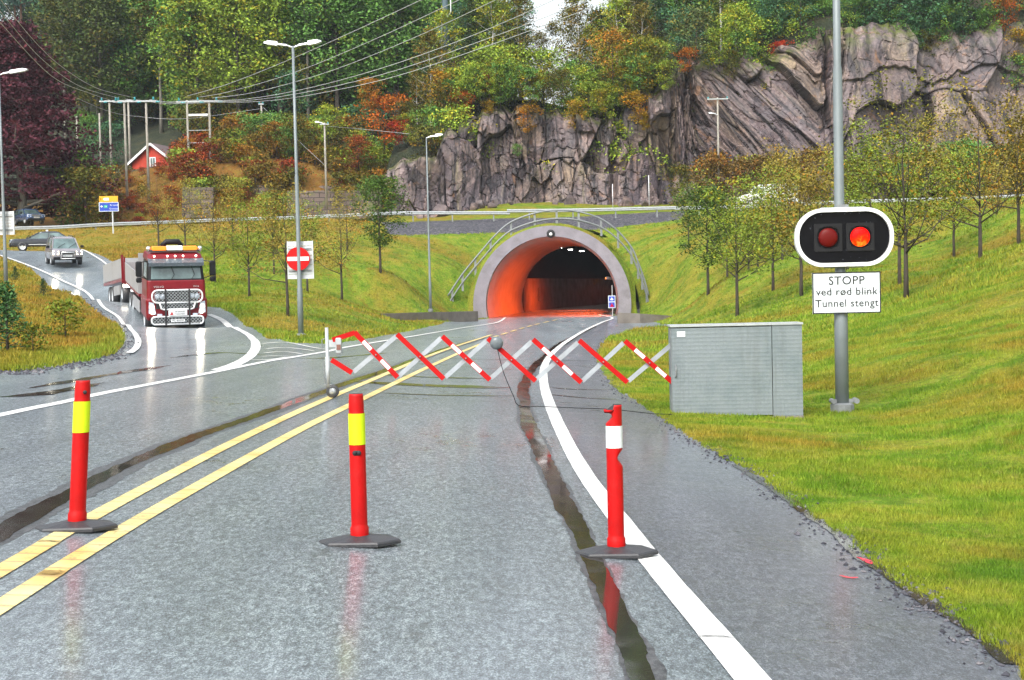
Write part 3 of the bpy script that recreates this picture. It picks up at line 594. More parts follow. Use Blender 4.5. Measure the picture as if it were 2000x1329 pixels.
def grow(seed, h, r0, base, spread, nb, sub, leaf_n, leaf, clump, shape='round', rise=.45, mat=None, wob_=.03, aut=.15, flat=.6, droop=0, limb=.42, fork=False):
    """one tree standing at the origin: trunk-and-limbs mesh, crown-of-leaves mesh"""
    rg = np.random.default_rng(seed); m = MB(); m.s = True; n = 9
    tp = [Vector((rg.normal(0, wob_)*h*.25*(i/n), rg.normal(0, wob_)*h*.25*(i/n), h*.97*i/n)) for i in range(n+1)]; tp[0] = Vector((0, 0, -.3))
    m.tube(tp, [(r0*(1.25 if i == 0 else 1)*(1-i/n)**.8 if not fork else r0*(1.2 if i == 0 else 1)*(1-.25*min(1, i/n/base*.9) if i/n < base+.12 else .55*(1-i/n)))+.008 for i in range(n+1)], 7)
    def T(u):
        x = max(0, min(.9999, u))*n; i = int(x); return tp[i].lerp(tp[i+1], x-i)
    cen, cr = [], []
    for i in range(nb):
        u = i/max(nb-1, 1); hz = base+(.97-base)*u
        R_ = spread*{'round': max(.25, math.sin(math.pi*(u*.80+.16))), 'cone': (1-u)**.75+.06, 'pine': .45+.55*math.sin(math.pi*min(1, u+.1)), 'vase': .55+.45*math.sin(math.pi*(u*.7+.2)), 'spruce': (1-u)+.04}[shape]*rg.uniform(.72, 1.18)
        az = i*2.39996+rg.uniform(-.5, .5); a = T(hz); up = R_*(rise*(1+.5*u)+rg.uniform(-.1, .15))-droop*R_
        if fork:
            u = (i+.5)/nb; a = T(base+.30*u*rg.uniform(.6, 1.2)); R_ = spread*(1.05-.55*u)*rg.uniform(.65, 1.2); az = i*2.39996+rg.uniform(-.7, .7); up = h*(.14+.50*u)*rg.uniform(.75, 1.25)
        e = a+Vector((math.cos(az)*R_, math.sin(az)*R_, up)); e.z = min(e.z, h*1.03)
        mid = a.lerp(e, .5)+Vector((rg.normal(0, .06), rg.normal(0, .06), -.10*rise if droop == 0 else .12))*R_
        br = r0*limb*(1-u*.75); m.tube([a, mid, e], [br, br*.55, br*.12+.004], 5)
        for j in range(sub):
            f = .35+.65*(j+rg.uniform(.2, .9))/sub; s_ = (a.lerp(mid, f*2) if f < .5 else mid.lerp(e, f*2-1))
            off = Vector(rg.normal(0, 1, 3)); off.z = abs(off.z)*.7; off = off.normalized()*R_*(.45 if fork else .30)*rg.uniform(.5, 1.2); q_ = s_+off
            if j % 2 == 0 or sub < 4: m.tube([s_, q_], [br*.28+.003, .004], 4)
            cen.append(q_); cr.append(clump*rg.uniform(.65, 1.3))
        cen.append(e); cr.append(clump*.8)
    cen = np.array([tuple(c_) for c_ in cen]); cr = np.array(cr); nc = len(cen)
    wgt = cr**2; k_ = rg.choice(nc, leaf_n, p=wgt/wgt.sum()); off = rg.normal(0, .5, (leaf_n, 3)); off[:, 2] *= flat
    P = cen[k_]+off*cr[k_][:, None]; P[:, 2] = np.maximum(P[:, 2], .15)
    nrm = rg.normal(0, 1, (leaf_n, 3)); nrm[:, 2] = np.abs(nrm[:, 2])+.5; nrm /= np.linalg.norm(nrm, axis=1)[:, None]
    a = np.cross(nrm, rg.normal(0, 1, (leaf_n, 3))); a /= np.linalg.norm(a, axis=1)[:, None]; b_ = np.cross(nrm, a)
    s_ = leaf*rg.uniform(.55, 1.35, leaf_n)[:, None]; Vt = np.stack([P-a*s_*.5, P-b_*s_*.32, P+a*s_*.5+nrm*s_*.12, P+b_*s_*.32], 1).reshape(-1, 3)
    tc = rg.uniform(.25, .7, nc)[k_]; ti = np.clip(tc+rg.normal(0, .12, leaf_n), 0, 1); ac = (rg.random(nc) < aut)[k_]*rg.uniform(.4, 1, leaf_n)+(rg.random(leaf_n) < aut*.5)*.5
    me_c = np_mesh("crown", Vt, np.arange(leaf_n*4).reshape(-1, 4), m_leaf, False, {'tint': np.repeat(ti, 4), 'autumn': np.repeat(np.clip(ac, 0, 1), 4)})
    me_t = bpy.data.meshes.new("trunk"); me_t.from_pydata([tuple(v) for v in m.v], [], m.f); me_t.materials.append(mat or m_bark); me_t.polygons.foreach_set('use_smooth', [True]*len(m.f)); me_t.update()
    return me_t, me_c
def plant(proto, name, x, y, sc=1, col=(.06, .10, .02), label=None, cat='tree', group=None, sz=None, z=None, rot=None):
    o = empty(name, (x, y, (h1(x, y) if z is None else z)), rng.uniform(0, 6.28) if rot is None else rot, label, cat, group)
    o.scale = (sc, sc, sz or sc)
    a = link("trunk", proto[0], o); c = link("crown", proto[1], o); c.color = (*col, 1); return o
# forest species
P_oak = [grow(100+i, 21, .32, .22, 5.4, 34, 6, 9000, .42, 1.5, 'round', .42, aut=.12) for i in range(5)]
P_tall = [grow(120+i, 23, .26, .45, 3.6, 20, 5, 4600, .40, 1.35, 'round', .5, m_barkg, aut=.08) for i in range(3)]
P_pine = [grow(140+i, 22, .24, .52, 3.2, 20, 5, 4200, .34, 1.1, 'pine', .25, m_barkr, aut=.0, flat=.45) for i in range(3)]
P_spruce = [grow(160+i, 20, .22, .10, 3.6, 44, 4, 5200, .34, .9, 'spruce', -.05, aut=0, flat=.4, droop=.25) for i in range(2)]
P_birch = [grow(170+i, 15, .14, .30, 2.6, 22, 5, 3200, .28, .85, 'round', .6, m_birch, aut=.3) for i in range(2)]
P_bush = [grow(180+i, 4.2, .06, .06, 2.1, 18, 5, 2300, .21, .62, 'round', .6, aut=.15) for i in range(4)]
P_low = [grow(190+i, 1.5, .03, .04, 1.0, 14, 4, 900, .15, .36, 'round', .5, aut=.2) for i in range(3)]
P_fir = [grow(195+i, 2.0, .04, .04, .75, 30, 3, 1500, .10, .2, 'spruce', .2, aut=0) for i in range(2)]
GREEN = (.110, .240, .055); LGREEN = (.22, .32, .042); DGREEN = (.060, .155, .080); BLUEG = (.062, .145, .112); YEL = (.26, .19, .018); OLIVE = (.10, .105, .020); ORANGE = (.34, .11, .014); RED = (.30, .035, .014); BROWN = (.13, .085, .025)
def at_px(px, s):
    """terrain position under photograph column px at scale s"""
    p = W(px, 540, F/s); return p.x, p.y
def wood(n, px0, px1, s0, s1, kinds, name, label, group, sc=(.85, 1.15), sep=1.0, pos_=[]):
    k_ = 0; tr_ = 0
    while k_ < n and tr_ < n*60:
        tr_ += 1; px = rng.uniform(px0, px1); s = 1/rng.uniform(1/s1, 1/s0); x, y = at_px(px, s)
        if any((x-a)**2+(y-b_)**2 < (sep*r_)**2 for a, b_, r_ in pos_): continue
        pr, col, rr_ = kinds[rng.integers(len(kinds))]; pos_.append((x, y, rr_)); j = rng.uniform(.78, 1.25)
        plant(pr[rng.integers(len(pr))], name, x, y, rng.uniform(*sc), tuple(c_*j for c_ in col), label, 'tree', group); k_ += 1
wood(24, 380, 800, 15.3, 16.8, [(P_oak, GREEN, 3.4), (P_oak, LGREEN, 3.4), (P_tall, GREEN, 2.6)], "broadleaf_tree", "green broadleaf tree with a tall trunk at the wood's front edge behind the poles", "trees at the front edge of the wood")
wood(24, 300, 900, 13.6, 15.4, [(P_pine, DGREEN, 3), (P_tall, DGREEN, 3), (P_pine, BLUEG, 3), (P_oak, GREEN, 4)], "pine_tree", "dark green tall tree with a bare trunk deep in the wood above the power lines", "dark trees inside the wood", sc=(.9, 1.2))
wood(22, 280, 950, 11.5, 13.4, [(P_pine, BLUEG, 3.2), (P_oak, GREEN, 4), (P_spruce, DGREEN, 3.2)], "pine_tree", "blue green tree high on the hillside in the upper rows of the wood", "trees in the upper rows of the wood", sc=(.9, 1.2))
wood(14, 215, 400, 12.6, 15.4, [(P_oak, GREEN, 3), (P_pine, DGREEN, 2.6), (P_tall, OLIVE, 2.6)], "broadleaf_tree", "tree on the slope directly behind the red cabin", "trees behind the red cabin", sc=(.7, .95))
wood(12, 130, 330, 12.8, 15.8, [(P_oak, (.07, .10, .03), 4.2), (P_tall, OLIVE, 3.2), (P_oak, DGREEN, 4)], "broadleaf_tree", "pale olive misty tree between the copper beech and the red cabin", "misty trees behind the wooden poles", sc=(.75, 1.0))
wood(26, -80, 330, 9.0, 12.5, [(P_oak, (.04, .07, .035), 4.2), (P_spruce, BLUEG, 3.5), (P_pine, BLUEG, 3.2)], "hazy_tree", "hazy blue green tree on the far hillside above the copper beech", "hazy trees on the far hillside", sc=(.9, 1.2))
for i in range(46):                                       # bushes closing the foot of the wood
    px = rng.uniform(165, 800); s = rng.uniform(14.6, 17.2) if not 235 < px < 360 else rng.uniform(14.0, 15.6); x, y = at_px(px, s)
    plant(P_bush[rng.integers(4)], "bush", x, y, rng.uniform(.9, 1.7), [LGREEN, GREEN, GREEN, DGREEN, OLIVE][rng.integers(5)], "dark green bush in the shade under the wood's tall trees", 'bush', "bushes under the wood's tall trees")
# on top of the cliff
def top_row(n, px0, px1, off0, off1, kinds, name, label, group, sc, cat='tree', sep=.62):
    pos_ = []; k_ = 0; tr_ = 0
    while k_ < n and tr_ < n*60:
        tr_ += 1; px = rng.uniform(px0, px1); x, _ = at_px(px, 19); off = rng.uniform(off0, off1); y = float(Yc(x))+off; x = (px-1000)/F*y
        if any((x-a)**2+(y-b_)**2 < (sep*r_)**2 for a, b_, r_ in pos_): continue
        pr, col, rr_ = kinds[rng.integers(len(kinds))]; pos_.append((x, y, rr_)); j = rng.uniform(.8, 1.25)
        plant(pr[rng.integers(len(pr))], name, x, y, rng.uniform(*sc), tuple(c_*j for c_ in col), label, cat, group); k_ += 1
B = P_bush
top_row(26, 830, 1290, 3.6, 6, [(B, LGREEN, 1.6), (B, GREEN, 1.6), (B, OLIVE, 1.6), (B, LGREEN, 1.6)], "bush", "leafy bush with some yellow leaves on the brink of the rock face above the tunnel", "bushes on the brink above the tunnel", (.8, 1.3), 'bush')
top_row(26, 840, 1340, 7, 12, [(B, LGREEN, 2.4), (P_birch, OLIVE, 2.4), (B, GREEN, 2.4), (P_birch, LGREEN, 2.2), (B, (.16, .15, .02), 2.4)], "young_tree", "light green and yellowing young tree behind the brink bushes above the tunnel", "young trees above the tunnel", (.62, .9))
top_row(30, 800, 1360, 13, 30, [(P_oak, (.05, .085, .022), 3.2), (P_tall, DGREEN, 2.8), (P_pine, DGREEN, 2.8), (P_birch, OLIVE, 2.2)], "broadleaf_tree", "dark green tree against the sky on the plateau above the tunnel", "trees on the plateau above the tunnel", (.42, .56))
top_row(26, 1330, 1640, 4, 12, [(B, LGREEN, 1.8), (P_birch, (.08, .12, .03), 2), (B, GREEN, 1.8), (B, DGREEN, 1.8)], "bush", "green bush on the ledges left of the tall signal pole", "bushes on the ledges behind the signal pole", (.7, 1.25), 'bush')
top_row(32, 1330, 2050, 9, 26, [(P_pine, DGREEN, 2.6), (P_spruce, DGREEN, 2.6), (P_oak, LGREEN, 3.2), (P_oak, GREEN, 3)], "pine_tree", "dark evergreen or leafy tree along the top edge above the right rock wall", "trees above the right rock wall", (.6, .85))
top_row(18, 1660, 2050, 4, 8, [(B, GREEN, 1.8), (B, DGREEN, 1.8), (B, BROWN, 1.8)], "bush", "dark bush hanging over the right rock wall", "bushes over the right rock wall", (.6, 1.0), 'bush')
GRP = {"green or olive bush growing along the ledges and rim of the right rock wall": "bushes along the right rock wall", "green or yellowing bush spilling over the rim right above the tunnel": "bushes spilling over the rim above the tunnel"}
def bush_px(px, py, s, w_m, col, label, proto=None, name="bush", dz=0, cat='bush'):
    """single bush whose crown centre shows at the given pixel"""
    p = W(px, py, F/s); pr = proto or B[rng.integers(4)]; hh = {id(P_low[i]): 1.5 for i in range(3)}.get(id(pr), 4.2); sc = w_m/ (2.0 if hh == 1.5 else 4.0)
    return plant(pr, name, p.x, p.y, sc, col, label, cat, GRP.get(label), z=p.z-hh*.5*sc)
SC = F/(YC0+2)
for px, py, wm, col, lab in ((750, 240, 4.6, ORANGE, "orange and red autumn bush left of the cliff's rounded end"), (722, 185, 2.8, (.30, .15, .02), "yellow orange sapling above the large orange bush"), (778, 262, 2.4, RED, "small red bush beside the large orange bush"),
     (700, 300, 3.0, (.22, .07, .02), "rusty brown bush below the orange sapling"), (640, 245, 3.4, LGREEN, "slim light green conifer by the small lamp pole"), (865, 185, 4, (.30, .19, .02), "golden yellow bush at the cliff's left shoulder"), (905, 205, 2.5, ORANGE, "orange bush in the notch of the cliff top"),
     (948, 160, 2.2, RED, "dark red sapling among green bushes above the cliff"), (955, 216, 1.6, YEL, "small yellow tuft on the grey boulder"), (1030, 235, 2.6, (.30, .16, .02), "orange yellow bush hanging down the rock left of the golden one"), (1126, 228, 2.8, YEL, "golden yellow bush growing out of the rock above the tunnel"),
     (1245, 215, 3.0, (.32, .20, .015), "yellow orange bush on the ledge right of the golden bush"), (1262, 240, 1.6, YEL, "small yellow bush low on the ledge"), (1010, 295, 1.2, GREEN, "small green shrub on the bare rock face"), (1196, 110, 4.6, (.26, .17, .03), "orange tinted crown high above the tunnel"),
     (1250, 130, 5, (.17, .19, .02), "yellow green crown left of the grey rock peak"), (1360, 70, 5, (.10, .14, .05), "pale grey green bush on the rock peak"), (1480, 90, 4.6, LGREEN, "bright green bush on the slope above the leaning slab"), (1524, 108, 2.4, (.42, .05, .015), "scarlet bush left of the signal pole"),
     (1580, 110, 5.2, (.06, .14, .03), "spreading green maple right of the scarlet bush"), (1530, 150, 1.6, ORANGE, "small orange bush under the green maple"), (1500, 190, 3.4, (.16, .16, .02), "yellow green bush on the ledge behind the signal pole"), (1552, 250, 2.2, YEL, "yellow bush in the cleft of the slab"),
     (1686, 82, 1.3, (.45, .06, .03), "tiny scarlet shrub on the boulder right of the signal pole"), (1720, 165, 3.6, (.28, .19, .02), "golden bush on the right rock wall"), (1770, 85, 3.0, GREEN, "green bush under the lone pine trunk"), (1900, 20, 5, (.08, .16, .03), "bright green maple at the top edge"),
     (1960, 30, 3.4, (.32, .11, .02), "orange maple at the top right corner"), (1990, 95, 3.6, YEL, "yellow bush at the right edge of the rock wall"), (1850, 260, 3, BROWN, "brown orange bush at the foot of the right rock wall"), (1985, 145, 3.2, GREEN, "green bush below the yellow one at the right edge")):
    bush_px(px, py, SC, wm, col, lab)
for px, py, wm, col in ((1405, 95, 3.4, LGREEN), (1432, 130, 2.6, OLIVE), (1455, 105, 3.6, GREEN), (1600, 95, 4, GREEN), (1645, 62, 3.2, LGREEN), (1670, 52, 3.4, DGREEN), (1745, 62, 3.6, GREEN), (1790, 70, 3.2, DGREEN), (1815, 90, 2.6, OLIVE), (1840, 50, 3.6, GREEN), (1875, 55, 3.2, DGREEN), (1930, 55, 3.4, GREEN),
                        (1440, 60, 4.2, LGREEN), (1560, 60, 4.0, LGREEN), (1620, 40, 4.4, GREEN), (1700, 30, 5, DGREEN), (1760, 25, 5, DGREEN), (1820, 20, 5, DGREEN), (1880, 15, 5, DGREEN), (1515, 165, 2.8, GREEN), (1540, 205, 2.4, OLIVE), (1560, 290, 2.2, LGREEN), (1600, 185, 2.4, BROWN), (1625, 150, 2.6, GREEN), (1575, 215, 2.2, DGREEN), (1610, 240, 2.4, OLIVE), (1860, 110, 2.0, OLIVE), (1690, 170, 1.6, OLIVE), (1340, 120, 2.2, ORANGE), (1300, 150, 2.8, LGREEN)):
    bush_px(px, py, SC, wm, col, "green or olive bush growing along the ledges and rim of the right rock wall", name="bush")
for i in range(34):                                       # bushes spilling over the rim above the tunnel
    px = rng.uniform(790, 1290); topy = np.interp(px, [790, 865, 935, 1000, 1100, 1180, 1250, 1300], [262, 205, 170, 172, 190, 205, 165, 140]); 
    bush_px(px, topy-rng.uniform(0, 26), SC+rng.uniform(-.3, .1), rng.uniform(2.2, 3.8), [LGREEN, GREEN, LGREEN, OLIVE, (.24, .24, .02), GREEN][rng.integers(6)], "green or yellowing bush spilling over the rim right above the tunnel")
for i in range(34):                                       # scrub along the foot of the right rock wall
    px = rng.uniform(1330, 2030); col = [LGREEN, OLIVE, BROWN, GREEN, (.20, .13, .025)][rng.integers(5)]
    x, y = at_px(px, rng.uniform(19.3, 21)); plant(B[rng.integers(4)], "bush", x, y, rng.uniform(.7, 1.25), col, "olive and brown scrub bush below the right rock wall beyond the upper guardrail", 'bush', "scrub below the right rock wall")
# rust-coloured undergrowth around the poles and the cabin
for i in range(210):
    px = rng.uniform(165, 760); s = 1/rng.uniform(1/20.3, 1/17.6); x, y = at_px(px, s)
    if s > 19.6 and px > 350: continue
    if 255 < px < 345 and s < 18.2: continue
    redder = 200 < px < 420 or rng.random() < .2
    col = [(.24, .06, .02), (.28, .10, .02), (.20, .045, .02)][rng.integers(3)] if redder and rng.random() < .75 else [(.17, .13, .025), OLIVE, LGREEN, (.26, .14, .02)][rng.integers(4)]
    plant(P_low[rng.integers(3)], "shrub", x, y, (rng.uniform(.9, 1.7) if not 235 < px < 355 else rng.uniform(.5, .8)), col, "low rust, orange or olive shrub on the bank around the wooden poles", 'shrub', "undergrowth around the wooden poles")
for i in range(30):
    px = rng.uniform(420, 800); s = rng.uniform(17.0, 18.6); x, y = at_px(px, s)
    plant(B[rng.integers(4)], "bush", x, y, rng.uniform(.6, 1.15), [LGREEN, GREEN, OLIVE, (.20, .12, .02)][rng.integers(4)], "green or rusty bush between the wood and the stone wall", 'bush', "bushes between the wood and the stone wall")
# copper beech
pb = grow(300, 20.5, .55, .09, 6.9, 80, 9, 46000, .38, 1.15, 'cone', .10, m_barkg, aut=0, flat=.45)
x, y = at_px(48, 20.6); plant(pb, "copper_beech", x, y, 1, (.075, .020, .032), "huge dark purple copper beech behind the left guardrail", 'tree', rot=.6)
pb2 = P_bush[1]
for px, s, sc_, col, lab in ((172, 20.8, 1.35, OLIVE, "olive bush under the right side of the copper beech"), (196, 20.5, .9, (.16, .13, .02), "yellowish bush behind the direction sign"), (150, 20.2, 1.6, GREEN, "green thicket at the foot of the copper beech")):
    x, y = at_px(px, s); plant(pb2, "bush", x, y, sc_, col, lab, 'bush')
# young avenue trees planted on the lawns
P_young = [grow(400+i, 6, .075, .26, 1.9, 13, 9, 3200, .125, .48, 'vase', .95, aut=.07, limb=.5, fork=True) for i in range(5)]
P_thin = [grow(420+i, 6, .07, .26, 1.8, 11, 8, 2300, .115, .40, 'vase', 1.1, aut=.08, limb=.5, fork=True) for i in range(3)]
P_full = [grow(440+i, 6, .08, .26, 1.7, 20, 7, 5200, .15, .50, 'round', .7, aut=.1) for i in range(2)]
P_big = [grow(460+i, 7.4, .085, .20, 2.5, 15, 9, 3200, .11, .46, 'vase', 1.1, aut=.08, limb=.5, fork=True) for i in range(2)]
YG = (.165, .225, .030); YO = (.235, .215, .035); YR = (.22, .175, .035)
young = [(1462, 500, 31, 1.05, P_young, YG, "sapling before the low front of the white vehicle"), (1528, 512, 32, 1.05, P_young, YO, "sapling before the tall rear of the white vehicle"), (487, 580, 38, .80, P_young, YG, "bushy green sapling nearest to the truck"), (562, 615, 44, .93, P_thin, YR, "thin dark trunked sapling just left of the no entry sign"), (420, 553, 34, .85, P_thin, YR, "sparse sapling directly behind the truck's mirror"),
 (535, 527, 31, .80, P_young, YG, "sapling behind and left of the square sign panel"), (600, 555, 33, .85, P_young, YG, "sapling hidden behind the square sign panel"), (668, 587, 34, .95, P_thin, YR, "nearly bare reddish sapling right of the no entry sign"), (678, 473, 26, .75, P_thin, YO, "distant reddish sapling behind the nearly bare one"),
 (743, 532, 30, 1.02, P_full, (.060, .115, .022), "dense round green young tree left of the thin lamp"), (310, 480, 28, .9, P_thin, YR, "sparse brown sapling above the truck's roof"), (362, 478, 28, .85, P_thin, YO, "sparse sapling above the right end of the truck's roof"), (455, 480, 27, .85, P_young, YO, "yellowing sapling in the row below the stone wall"),
 (1383, 565, 35, .98, P_full, (.055, .10, .022), "dense green sapling right of the tunnel mouth"), (1440, 617, 45, .95, P_young, YG, "forked sapling standing behind the grey cabinet's left end"), (1510, 562, 38, .98, P_young, YG, "sapling between the cabinet tree and the signal head"), (1565, 578, 45, 1.0, P_young, YR, "dark trunked sapling hidden by the signal head's left end"),
 (1655, 545, 40, .95, P_young, YG, "sapling hidden behind the red signal head"), (1770, 584, 61, .92, P_big, (.12, .125, .02), "tallest sapling with dark forked top right of the signal"), (1757, 540, 50, .95, P_young, YG, "sapling close behind the tallest one"), (1863, 505, 40, .85, P_young, YG, "small sapling between the tallest one and the dark stemmed one"),
 (1915, 518, 48, 1.0, P_big, YR, "dark stemmed sapling with spreading limbs near the right edge"), (1948, 483, 35, .9, P_thin, YO, "thin sapling at the right edge below the upper guardrail"), (1480, 520, 30, 1.0, P_young, YO, "distant sapling in front of the white vehicle"), (1420, 510, 29, 1.0, P_young, YG, "distant sapling left of the white vehicle"),
 (1600, 500, 31, 1.05, P_young, YR, "distant reddish sapling behind the signal head"), (1700, 480, 32, 1.05, P_young, YG, "distant sapling right of the signal pole"), (1810, 470, 33, 1.0, P_young, YO, "yellowing sapling below the right guardrail"), (2010, 470, 36, 1.1, P_young, YO, "orange tinged sapling cut by the right edge"), (1540, 480, 28, 1.0, P_young, YR, "rust coloured sapling right of the white vehicle"), (1345, 470, 25.5, .7, P_young, YG, "small sapling at the end of the middle guardrail"), (1990, 520, 44, 1.05, P_young, (.16, .12, .02), "bronze sapling leaning in at the right edge")]
for i, (px, py, s, sc_, pr, col, lab) in enumerate(young):
    p = W(px, py, F/s); plant(pr[i % len(pr)], "young_tree", p.x, p.y, sc_, col, lab, 'tree', "young trees planted on the lawns", rot=i*1.3, z=h1(p.x, p.y))
# rough growth on the left island
for px, py, s, sc_, pr, col, lab in ((15, 690, 80, .85, P_fir, (.06, .14, .05), "small pine on the island at the left edge"), (25, 640, 62, .6, P_fir, (.06, .14, .05), "smaller pine just behind the first one"), (128, 660, 72, .65, P_low, (.12, .17, .02), "bright green weed clump in the middle of the island"),
                                     (85, 578, 50, .4, P_fir, (.04, .08, .035), "tiny green shrub near the ramp"), (65, 690, 85, .4, P_low, (.10, .14, .02), "low green weeds beside the small pine"), (30, 548, 42, .4, P_fir, (.04, .08, .03), "tiny pine beside the left lamp post")):
    g_ = G(px, py, 90); plant(pr[0], "shrub", g_[0], g_[1], sc_, col, lab, 'shrub')

# ================================================================ GRASS BLADES
def blades(name, n, x_fn, hgt, wd, seed, lab):
    rg = np.random.default_rng(seed); x, y = x_fn(rg, n); P = np.c_[x, y]
    keep = ~inside(np.c_[x+wob(x, y, 5.1, .04)+wob(x, y, 17, .02)-0, y], asph_main) & ~inside(P, grav_poly); 
    nz = .5+.5*np.sin(x*1.7+np.sin(y*1.3)*2)*np.cos(y*1.9+x*.6); x, y, nz = x[keep], y[keep], nz[keep]; n = len(x); d = np.hypot(x, y)
    z = H(x, y)+wob(x, y, .9, .028)*sstep(4, 20, d)-.01; hh = hgt(d, rg.random(n))*(.6+.8*nz); w_ = wd(d)*rg.uniform(.6, 1.3, n)
    az = rg.uniform(0, 6.28, n); ln = rg.uniform(.1, .8, n)*hh; la = rg.uniform(0, 6.28, n)
    B0 = np.c_[x-np.cos(az)*w_/2, y-np.sin(az)*w_/2, z]; B1 = np.c_[x+np.cos(az)*w_/2, y+np.sin(az)*w_/2, z]; Tp = np.c_[x+np.cos(la)*ln, y+np.sin(la)*ln, z+hh]
    Vb = np.stack([B0, B1, Tp], 1).reshape(-1, 3); ti = np.clip(rg.normal(.45, .2, n), 0, 1)
    return tag(link(name, np_mesh(name, Vb, np.arange(n*3).reshape(-1, 3), m_blade, False, {'tint': np.repeat(ti, 3)})), lab, 'grass', kind='stuff')
def fan(a0, a1, r0, r1):
    def fn(rg, n):
        r_ = r0*(r1/r0)**rg.random(n); a = np.radians(rg.uniform(a0, a1, n)); return r_*np.sin(a), r_*np.cos(a)
    return fn
blades("grass", 420000, fan(4, 23, 5.5, 42), lambda d, u: .014+.026*u+.0011*d, lambda d: .003+.0005*d, 11, "short green lawn grass on the slope right of the road")
blades("grass", 170000, fan(-22, 23, 40, 135), lambda d, u: .06+.10*u, lambda d: .012+.0007*d, 12, "short grass on the lawns around the tunnel mouth")
blades("grass", 130000, fan(-22, -10, 26, 110), lambda d, u: .04+.13*u, lambda d: .010+.0006*d, 13, "rough straw coloured grass on the island and verge left of the ramp")
# ================================================================ OBJECT MATERIALS
m_conc = simple("concrete", (.235, .215, .245), .8, var=.18, scale=1.2, bmp=.3, dirt=.5); m_concd = simple("damp_concrete", (.17, .15, .13), .75, var=.3, scale=1.5, bmp=.4, dirt=.6)
m_galv = simple("galvanised_steel", (.44, .47, .48), .45, .35, var=.12, scale=5, dirt=.15); m_galvd = simple("dull_galvanised_steel", (.22, .235, .24), .55, .3, var=.2, scale=5, dirt=.3)
m_alu = simple("aluminium", (.62, .65, .67), .35, .4, var=.08, scale=6); m_greyp = simple("grey_pole_paint", (.185, .215, .225), .45, .2, var=.08, scale=4, dirt=.15)
m_blk = simple("black_plastic", (.010, .010, .012), .45, spec=.25, var=.2, scale=10); m_rub = simple("black_rubber", (.035, .036, .04), .42, var=.3, scale=14, bmp=.3, dirt=.3)
m_red = simple("red_plastic", (.46, .003, .003), .5, spec=.25, var=.14, scale=7, bmp=.1, dirt=.18); m_redp = simple("red_paint", (.58, .012, .015), .3, var=.06, scale=5, coat=.4)
m_redb = simple("red_bar_paint", (.42, .003, .003), .5, spec=.2, var=.08, scale=5, dirt=.06); m_fluo = simple("fluorescent_yellow", (.62, .80, .0), .6, var=.04, scale=8); m_reflw = simple("white_reflective_film", (.80, .82, .83), .35, var=.06, scale=8, dirt=.1)
m_signw = simple("white_sign_sheet", (.66, .71, .74), .4, var=.05, scale=3, dirt=.06); m_ink = simple("black_lettering", (.012, .012, .014), .5, var=.1); m_wood = bark("weathered_pole_wood", (.30, .28, .24))
m_glassd = simple("dark_windscreen_glass", (.10, .15, .15), .06, var=.5, scale=1.2, spec=.8); m_chrome = simple("polished_tube", (.75, .76, .78), .18, .85, var=.05); m_white_p = simple("white_enamel", (.78, .79, .80), .35, var=.05, dirt=.08)
m_teal = simple("teal_insulator", (.03, .30, .33), .3, var=.1); m_blue = simple("blue_sign_sheet", (.008, .05, .42), .4, var=.06); m_orng = simple("orange_sign_sheet", (.85, .36, .01), .4, var=.06); m_signred = simple("red_sign_sheet", (.46, .003, .003), .5, spec=.2, var=.04)
m_wire = simple("bare_conductor", (.50, .52, .53), .4, .3); m_redh = simple("red_timber_siding", (.42, .035, .012), .7, var=.2, scale=3); m_tile = simple("grey_roof_tiles", (.17, .13, .135), .7, var=.25, scale=4); m_dark = simple("dark_opening", (.02, .02, .022), .7)
def text(name, body, size, mat, parent, loc, sx=1.0, th=.002, align='CENTER', rz=0):
    cu = bpy.data.curves.new(name, 'FONT'); cu.body = body; cu.size = size; cu.align_x = align; cu.align_y = 'CENTER'; cu.extrude = th; cu.resolution_u = 3; cu.space_line = 1.0; cu.space_character = 1.06
    o = bpy.data.objects.new(name, cu); COL.objects.link(o); dg = bpy.context.evaluated_depsgraph_get(); dg.update()
    me = bpy.data.meshes.new_from_object(o.evaluated_get(dg)); bpy.data.objects.remove(o); me.materials.clear(); me.materials.append(mat)
    q = link(name, me, parent, loc); q.rotation_euler = (R(90), 0, rz); q.scale = (sx, 1, 1); return q
def disc_y(m, r, y0, y1, n=32, at=(0, 0), ch=0):
    m.lathe([(r-ch, y0), (r, y0+ch), (r, y1)], n, 'Y', (at[0], 0, at[1])); return m

# ================================================================ TUNNEL
def tpath(s):
    """centre line of the bore: bends to the right"""
    th0, Rr = R(5), 300.0
    return XC+Rr*(math.cos(th0)-math.cos(th0+s/Rr)), YP+Rr*(math.sin(th0+s/Rr)-math.sin(th0)), th0+s/Rr
def arc(r, hc, n, hw):
    a0 = math.asin(max(-1, min(1, -hc/r))); return [(r*math.cos(a), hc+r*math.sin(a)) for a in [a0+(math.pi-2*a0)*i/n for i in range(n+1)]]
portal = empty("tunnel_portal", (XC, YP, ZP), 0, "arched grey concrete tunnel portal ring with the road running into it", "tunnel portal")
m = MB(); n = 48; ai = arc(4.80, 1.03, n, 0); ao = arc(5.72, .88, n, 0)
vs = []; 
for y, (ins, outs) in ((0, (ai, ao)), (.9, (ai, ao))):
    for p in ins: vs.append((p[0], y, p[1]))
    for p in outs: vs.append((p[0], y, p[1]))
k = n+1; fs = []
for i in range(n):
    fs += [(i, i+1, k+i+1, k+i), (2*k+i, 3*k+i, 3*k+i+1, 2*k+i+1), (i, 2*k+i, 2*k+i+1, i+1), (k+i, k+i+1, 3*k+i+1, 3*k+i)]
fs += [(0, k, 3*k, 2*k), (n, 2*k+n, 3*k+n, k+n)]
m.add(vs, fs).build("ring", m_conc, portal)
m = MB(); m.s = True
